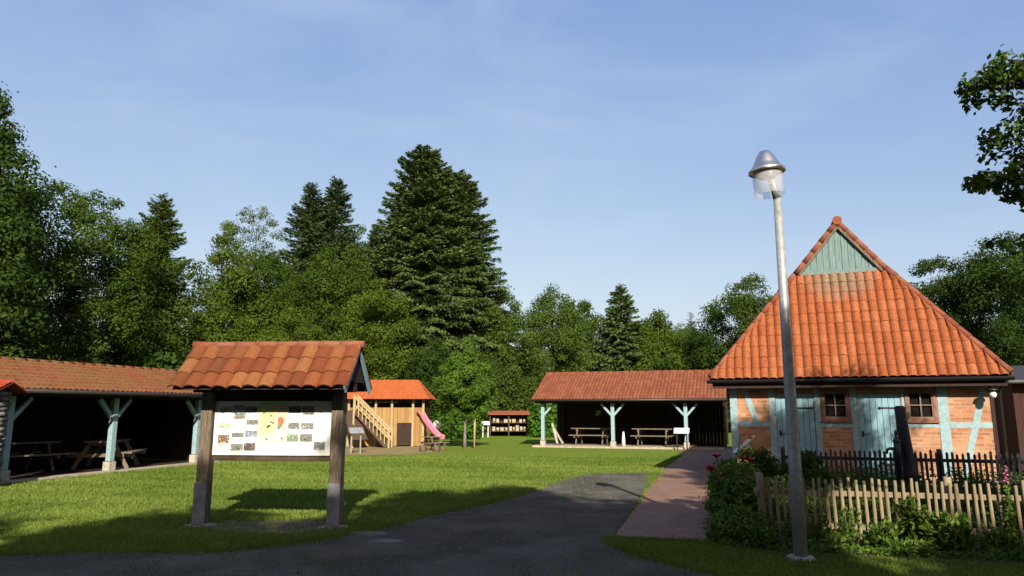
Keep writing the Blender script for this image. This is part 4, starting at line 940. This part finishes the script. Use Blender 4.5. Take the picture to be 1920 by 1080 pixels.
    decid((12.6, 64), "green tree right of the olive spruce", 34, 10.4, [(.8, 3.6), (5, 3.9), (8, 3.0), (10.4, .8)], 'lf_mid', 100, 1.0, 10500, .3, .17)
    decid((16.2, 68), "low green tree left of the tiny far conifer", 35, 9.8, [(.8, 3.6), (5, 3.8), (8, 2.6), (9.8, .7)], 'lf_olive', 90, 1.0, 8500, .3, .17)
    spruce((19.2, 76), "tiny pointed far conifer above the tree line", 36, 12.2, 2.2, lambda t: min(1, 1.1 * t ** .8), 'lf_spruce2', card=.5, dens=4)
    decid((17.0, 59), "dark rounded tree at the left edge of the house roof", 37, 10.2, [(.8, 3.0), (5, 3.4), (8, 2.3), (10.2, .5)], 'lf_dark', 90, .9, 10500, .28, .17)
    decid((19.3, 57), "broad dark green tree peeping out behind the house roof's left slope", 38, 12.4, [(1, 3.8), (6, 4.4), (10, 3.6), (12.3, 1.6)], 'lf_mid', 120, 1.0, 13000, .28, .2)
    # right
    decid((25.0, 41), "dark green tree showing over the house roof's right slope", 40, 10.4, [(1, 3.0), (5, 3.5), (8.5, 2.9), (10.4, 1.2)], 'lf_dark', 110, .8, 13500, .23, .17)
    decid((27.0, 38.5), "taller dark tree second from the right edge behind the house", 41, 11.2, [(1, 3.0), (5, 3.5), (9, 2.9), (11.1, 1.2)], 'lf_dark', 110, .8, 13500, .23, .18)
    decid((25.8, 33.0), "dark leafy tree at the right edge behind the maroon shed", 42, 8.9, [(.8, 2.7), (4, 3.1), (7.4, 2.6), (9.2, 1.0)], 'lf_dark', 110, .75, 12500, .2, .15)
    decid((20.4, 27.5), "shrubby dark tree low at the right edge above the maroon shed", 43, 5.6, [(.5, 2.4), (3, 2.7), (4.8, 1.9), (5.6, .6)], 'lf_dark', 90, .6, 10000, .17, .12)
    # small tree on the lawn
    decid((-2.05, 31.6), "small round bright green tree standing alone on the lawn near the playhouse", 50, 4.7, [(1.25, .6), (1.9, 1.45), (2.6, 1.6), (3.6, 1.05), (4.3, .6), (4.9, .2)], 'lf_young', 75, .36, 8500, .15, .07, 'birchbark', cat='tree', name='young_tree', group=None)
    # hedges and dark under-storey as masses
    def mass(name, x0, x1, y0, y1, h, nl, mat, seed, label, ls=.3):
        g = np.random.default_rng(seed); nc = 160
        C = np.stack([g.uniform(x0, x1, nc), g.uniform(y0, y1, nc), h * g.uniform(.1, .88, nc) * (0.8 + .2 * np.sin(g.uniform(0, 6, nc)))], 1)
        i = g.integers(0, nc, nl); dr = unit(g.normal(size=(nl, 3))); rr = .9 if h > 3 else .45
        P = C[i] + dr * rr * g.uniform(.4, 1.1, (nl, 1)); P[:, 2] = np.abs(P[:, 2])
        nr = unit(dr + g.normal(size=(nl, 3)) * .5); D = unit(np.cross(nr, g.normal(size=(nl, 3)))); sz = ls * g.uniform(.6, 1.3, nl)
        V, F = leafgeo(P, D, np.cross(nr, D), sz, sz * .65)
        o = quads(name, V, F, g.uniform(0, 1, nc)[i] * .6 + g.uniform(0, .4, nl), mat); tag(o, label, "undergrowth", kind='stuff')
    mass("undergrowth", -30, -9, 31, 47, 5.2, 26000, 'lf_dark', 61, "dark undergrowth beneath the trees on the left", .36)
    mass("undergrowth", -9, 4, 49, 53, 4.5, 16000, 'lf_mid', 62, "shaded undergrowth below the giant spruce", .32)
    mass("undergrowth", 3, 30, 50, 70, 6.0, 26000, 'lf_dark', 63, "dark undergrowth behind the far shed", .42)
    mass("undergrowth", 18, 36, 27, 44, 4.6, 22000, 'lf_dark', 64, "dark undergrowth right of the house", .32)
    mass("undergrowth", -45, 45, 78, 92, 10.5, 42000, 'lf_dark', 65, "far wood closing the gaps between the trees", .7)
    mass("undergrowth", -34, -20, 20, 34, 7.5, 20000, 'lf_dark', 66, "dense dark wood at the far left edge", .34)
    mass("hedge", -5.8, -2.0, 40.5, 42.0, 1.6, 9000, 'lf_bright', 67, "low bright hedge behind the small round tree", .18)
    mass("hedge", 1.3, 4.2, 44.0, 46.0, 2.2, 8000, 'lf_bright', 68, "bright green hedge between the shelf stand and the far shed", .2)
    mass("hedge", -2.2, 1.6, 47.2, 48.6, 2.8, 9000, 'lf_mid', 69, "clipped green hedge behind the shelf stand", .2)
trees()

def shade_trees():
    # the trees behind the camera whose shade covers the foreground
    G_ = 'trees behind the viewer that shade the foreground'
    def st(x, y, H, r, seed, label, nl=9000):
        decid((x, y), label, seed, H, [(1.5, r * .7), (H * .4, r), (H - 1.6, r), (H - .6, r * .75), (H - .2, r * .35)], 'lf_dark', 120, 1.0, nl, .46, .25, group=G_, inner=.02)
    rows = ((-20, -9, 10.8, 3.6, "outermost left tree"), (-14.5, -8, 10.9, 3.4, "second tree from the left"), (-9.5, -8, 10.9, 3.0, "third tree from the left"), (-5.6, -8, 10.4, 2.3, "fourth tree from the left"), (-2.5, -8, 10.8, 1.9, "broad tree left of the middle"),
            (-.1, -8, 10.4, 1.5, "lower tree in the middle"), (1.25, -8, 12.5, 1.4, "middle tree left of the tallest"), (2.9, -8, 12.9, 1.5, "tallest tree"), (4.7, -8, 11.7, 1.3, "tree right of the tallest"), (7.4, -8, 9.3, 2.0, "low tree right of the middle"), (10.6, -8, 9.3, 2.4, "low second tree from the right"), (14.5, -8, 9.4, 2.6, "low outermost right tree"))
    for k, (x, y, H, r, d) in enumerate(rows):
        st(x, y, H, r, 300 + k, d + " in the row standing behind the viewer", int(3500 + r * r * 1500))
shade_trees()

def near_oak():
    t = thing("oak_tree", (7.4, 5.6, 0), "leafy oak whose branches hang into the top right corner of the picture", "tree")
    g = np.random.default_rng(77)
    ex = []
    def pt(x, y, z, r): ex.append((x - 7.4, y - 5.6, z, r))
    for i in range(34): pt(g.uniform(4.02, 4.8), g.uniform(5.2, 6.0), g.uniform(3.75, 4.42), .16)
    for i in range(12): pt(g.uniform(3.86, 4.15), g.uniform(5.3, 5.7), g.uniform(4.1, 4.4), .10)
    for i in range(20): pt(g.uniform(4.0, 4.6), g.uniform(5.3, 5.9), g.uniform(3.4, 3.78), .12)
    for i in range(14): pt(g.uniform(3.72, 4.25), g.uniform(5.4, 5.7), g.uniform(3.42, 3.52), .085)
    for i in range(12): pt(g.uniform(3.95, 4.5), g.uniform(5.4, 5.7), g.uniform(3.22, 3.42), .09)
    for i in range(16): pt(g.uniform(4.08, 4.7), g.uniform(5.4, 6.0), g.uniform(2.5, 3.0), .10)
    o, C = crown("crown", 78, [(2.6, 1.6), (3.6, 2.5), (5, 2.7), (6.6, 2.4), (7.7, 1.6)], 170, .42, 38000, .095, 'lf_oak', t, extra=ex, inner=.1, asp=.62, off=(.25, 0))
    b = MB(9); b.tube([(0, 0, -.1), (.05, 0, 1.2), (-.05, .05, 2.6), (.05, 0, 4.4), (0.1, 0, 7.0)], [.26, .2, .17, .12, .03], 12)
    b.tube([(-.03, .05, 2.5), (-1.3, 0, 3.0), (-2.6, -.1, 3.3), (-3.55, -.1, 3.46)], [.09, .06, .03, .006], 8); b.tube([(0, 0, 3.2), (-1.6, 0, 3.9), (-2.9, -.1, 4.15), (-3.4, -.1, 4.3)], [.09, .06, .03, .006], 8)
    b.tube([(-2.6, -.1, 3.3), (-3.1, 0, 3.36), (-3.35, 0, 3.26)], [.02, .012, .005], 5); b.tube([(-1.3, 0, 3.0), (-2.6, .1, 2.9), (-3.2, .1, 2.8)], [.04, .02, .006], 6)
    for j in range(26):
        c = ex[g.integers(0, len(ex))]; b.tube([(c[0] + .5, c[1], c[2] - .12), (c[0] + .2, c[1], c[2] - .02), (c[0], c[1], c[2])], [.012, .008, .004], 5)
    b.build("trunk", 'bark', t)
near_oak()

# plants in and around the garden bed
GP = np.random.default_rng(500)
def leafy(loc, label, seed, h=.6, r=.22, n=420, ls=.09, mat='lf_weed', stems=6, flowers=None, group='garden plants by the fences', asp=.45, name='garden_plant', cat='plant'):
    t = thing(name, (loc[0], loc[1], 0), label, cat, group=group); g = np.random.default_rng(seed)
    b = MB(seed); tips = []
    for k in range(stems):
        a = g.uniform(0, 6.28); d = r * g.uniform(.3, 1); hh = h * g.uniform(.7, 1); tip = Vector((d * math.cos(a), d * math.sin(a), hh)); tips.append(tip)
        b.tube([(tip.x * .15, tip.y * .15, 0), (tip.x * .5, tip.y * .5, hh * .55), tip], [.006, .005, .003], 5)
    b.build("stem", 'lf_weed', t)
    k = g.integers(0, stems, n); s = g.uniform(.05, 1, n); T = np.array([list(x) for x in tips])[k]
    P = T * np.stack([s ** .7, s ** .7, s], 1) + g.normal(size=(n, 3)) * np.array([r * .3, r * .3, .03]) * (1.25 - s)[:, None]; P[:, 2] = np.abs(P[:, 2]) + .01
    out = P.copy(); out[:, 2] = g.uniform(-.1, .9, n) * r; D = unit(out + g.normal(size=(n, 3)) * .05 * 3); nr = unit(np.array([0, 0, 1.]) + g.normal(size=(n, 3)) * .6); Sd = unit(np.cross(D, nr))
    sz = ls * g.uniform(.6, 1.3, n) * (1.2 - .6 * s); V, F = leafgeo(P, D, Sd, sz, sz * asp)
    quads("foliage", V, F, g.uniform(0, 1, n), mat, t)
    if flowers:
        for c, cnt, sz in flowers:
            for j in range(cnt):
                tp = tips[(j * 2 + seed) % stems]; f = MB(seed + j)
                if c == 'foxpink':
                    for q in range(12): a = q * 2.4; z = tp.z - .20 * q / 12; f.tube([(tp.x, tp.y, z + .02), (tp.x + .028 * math.cos(a), tp.y + .028 * math.sin(a), z)], [.006, .014], 6)
                else:
                    for q in range(6):
                        a = q * 1.047; ca, sa = math.cos(a), math.sin(a); f.add([(tp.x, tp.y, tp.z), (tp.x + sz * (ca * .8 - sa * .5), tp.y + sz * (sa * .8 + ca * .5), tp.z + sz * .45), (tp.x + sz * ca * 1.1, tp.y + sz * sa * 1.1, tp.z + sz * .6), (tp.x + sz * (ca * .8 + sa * .5), tp.y + sz * (sa * .8 - ca * .5), tp.z + sz * .45)], [(0, 1, 2, 3)])
                f.build("flower", c, t)
    return t
def fpt(s, off): # point along the front fence, off metres in front of it
    dx, dy = FB[0] - FA[0], FB[1] - FA[1]; L = math.hypot(dx, dy); return (FA[0] + dx / L * s + dy / L * off, FA[1] + dy / L * s - dx / L * off)
# shrub clump at the path corner
decid((3.08, 9.85), "dense leafy shrub at the corner of the picket fence by the path", 400, .72, [(.02, .36), (.3, .42), (.55, .34), (.74, .12)], 'lf_weed', 60, .16, 6500, .065, .015, cat='shrub', name='corner_shrub', group='shrubs at the garden corner')
decid((3.35, 10.6), "taller leafy shrub inside the fence corner behind the lamp", 401, .8, [(.02, .4), (.35, .48), (.6, .38), (.8, .2)], 'lf_weed', 60, .18, 6500, .075, .015, cat='shrub', name='corner_shrub', group='shrubs at the garden corner')
decid((2.82, 9.2), "low shrub spilling over the grass left of the lamp foot", 402, .42, [(.02, .34), (.2, .38), (.42, .12)], 'lf_weed', 50, .14, 4500, .06, .012, cat='shrub', name='corner_shrub', group='shrubs at the garden corner')
decid((3.6, 11.9), "rounded shrub with reddish blooms along the side fence", 403, .65, [(.02, .38), (.3, .42), (.65, .2)], 'lf_dark', 50, .17, 4500, .07, .015, cat='shrub', name='corner_shrub', group='shrubs at the garden corner')
decid((4.6, 13.8), "dark bush in front of the house's left door", 404, .85, [(.02, .45), (.4, .55), (.85, .25)], 'lf_dark', 60, .18, 5500, .08, .015, cat='shrub', name='corner_shrub', group='shrubs at the garden corner')
decid((5.35, 13.3), "second dark bush under the house's left window", 405, .8, [(.02, .5), (.4, .6), (.8, .25)], 'lf_dark', 60, .18, 5000, .08, .015, cat='shrub', name='corner_shrub', group='shrubs at the garden corner')
leafy((3.08, 10.1), "tall red poppies standing above the corner shrub", 410, 1.0, .26, 500, .10, stems=8, flowers=[('red', 7, .085)], name='poppy_plant', cat='flower')
leafy((2.98, 10.5), "red and orange poppies nearest the brick path", 411, .86, .24, 500, .10, stems=8, flowers=[('red', 3, .08), ('orange', 3, .07)], name='poppy_plant', cat='flower')
leafy((3.55, 11.1), "dark red poppies further in beside the lamp pole", 412, 1.2, .24, 420, .10, stems=7, flowers=[('red', 2, .05)], name='poppy_plant', cat='flower')
leafy((3.15, 11.2), "single red poppy leaning over the path", 413, .8, .22, 260, .08, stems=4, flowers=[('red', 1, .05)], name='poppy_plant', cat='flower')
# plants against the front fence
spec = [(.55, .18, .35, .3, 380, .09), (.95, .14, .55, .2, 300, .08), (1.3, .2, .35, .25, 420, .10), (1.75, .12, .62, .22, 520, .12), (2.05, .2, .48, .28, 620, .13), (2.5, .16, .30, .25, 360, .09), (3.15, .16, .72, .16, 420, .11), (3.45, .2, .35, .25, 460, .09), (3.85, .14, .72, .16, 460, .12),
        (4.2, .2, .5, .22, 520, .10), (4.55, .22, .34, .28, 520, .09), (4.95, .16, .42, .24, 460, .1), (5.4, .18, .5, .25, 460, .1), (1.5, .38, .16, .3, 420, .08), (2.7, .4, .14, .3, 380, .07), (3.9, .45, .16, .32, 460, .08), (.6, .4, .2, .35, 420, .08), (-.1, .35, .3, .35, 420, .08)]
desc = ["low broad-leaved clump just right of the lamp foot", "thin upright weed right of the lamp at the fence", "spreading green clump at the fence in half shade", "tall broad-leaved weed on the sunlit start of the fence", "bushy bright clump before the bottom rail left of the middle post", "short weed between two leafy clumps at the fence",
        "tall leafy spire just left of the fence's middle post", "low clump at the foot of the fence's middle post", "tall grey-green mullein right of the fence's middle post", "leafy green plant right of the mullein", "low sprawling weed near the right edge", "leafy clump near the right edge of the fence", "last clump at the picture's right edge",
        "small ground weed in front of the fence, left half", "small ground weed in front of the fence, middle", "small ground weed in front of the fence, right half", "ground weed right beside the lamp foot", "ground weed at the fence corner left of the lamp"]
for k, (s, off, h, r, n, ls) in enumerate(spec):
    p = fpt(s, off); leafy(p, desc[k], 420 + k, h, r, n, ls, 'lf_weed' if k % 3 else 'lf_light', stems=5 if h > .4 else 8)
for s, off, h, label, sd in ((2.72, .08, .98, "pink foxglove standing left of the fence's middle post", 450), (4.22, .16, .78, "shorter pink foxglove right of the fence's middle post", 451)):
    leafy(fpt(s, off), label, sd, h, .05, 160, .12, stems=1, flowers=[('foxpink', 1, .05)], name='foxglove', cat='flower')
def cover(name, P_, n, h, ls, mat, seed, label):
    g = np.random.default_rng(seed); xs = [p[0] for p in P_]; ys = [p[1] for p in P_]
    x = g.uniform(min(xs), max(xs), n * 2); y = g.uniform(min(ys), max(ys), n * 2); k = inpoly(x, y, P_); x = x[k]; y = y[k]; n = len(x)
    nb = .5 + .5 * np.sin(x * 3.1 + np.sin(y * 2.3) * 2) * np.cos(y * 2.7 + x)
    P = np.stack([x, y, g.random(n) ** 1.2 * h * (.35 + nb)], 1); nr = unit(np.array([0, 0, .8]) + g.normal(size=(n, 3)) * .6); D = unit(np.cross(nr, g.normal(size=(n, 3)))); sz = ls * g.uniform(.6, 1.3, n)
    V, F = leafgeo(P, D, np.cross(nr, D), sz, sz * .5); o = quads(name, V, F, nb * .5 + g.uniform(0, .5, n), mat); tag(o, label, "ground cover", kind='stuff')
cover("bed_plants", [(3.4, 9.6), (8.8, 8.2), (11, 10.5), (10.2, 12.8), (5.2, 14.7), (4.2, 12.5)], 26000, .42, .09, 'lf_dark', 470, "leafy flower bed between the tan and the black fence")
cover("bed_plants", [(6, 15.2), (10.2, 13.7), (10.4, 14.3), (6.2, 15.9)], 5000, .5, .08, 'lf_weed', 471, "plants behind the black fence along the house wall")
cover("verge_weeds", [(2.45, 8.9), (3.1, 8.5), (8.6, 7.0), (9, 7.6), (3.1, 9.1), (2.5, 9.7)], 14000, .10, .06, 'lf_weed', 472, "low weeds and grass along the foot of the front fence")
decid((13.6, 16.8), "yellow-green upright bush in front of the maroon shed", 480, 1.5, [(.02, .4), (.7, .5), (1.5, .15)], 'lf_light', 40, .16, 3500, .10, .02, cat='shrub', name='upright_bush', group=None)
decid((11.3, 13.9), "dark bush at the right end of the black fence", 481, 1.2, [(.02, .7), (.6, .8), (1.2, .3)], 'lf_dark', 60, .2, 5500, .09, .02, cat='shrub', name='corner_shrub', group='shrubs at the garden corner')
decid((10.6, 11.4), "low dark bush behind the right part of the tan fence", 482, .7, [(.02, .8), (.4, .9), (.7, .3)], 'lf_dark', 60, .2, 5000, .09, .02, cat='shrub', name='corner_shrub', group='shrubs at the garden corner')
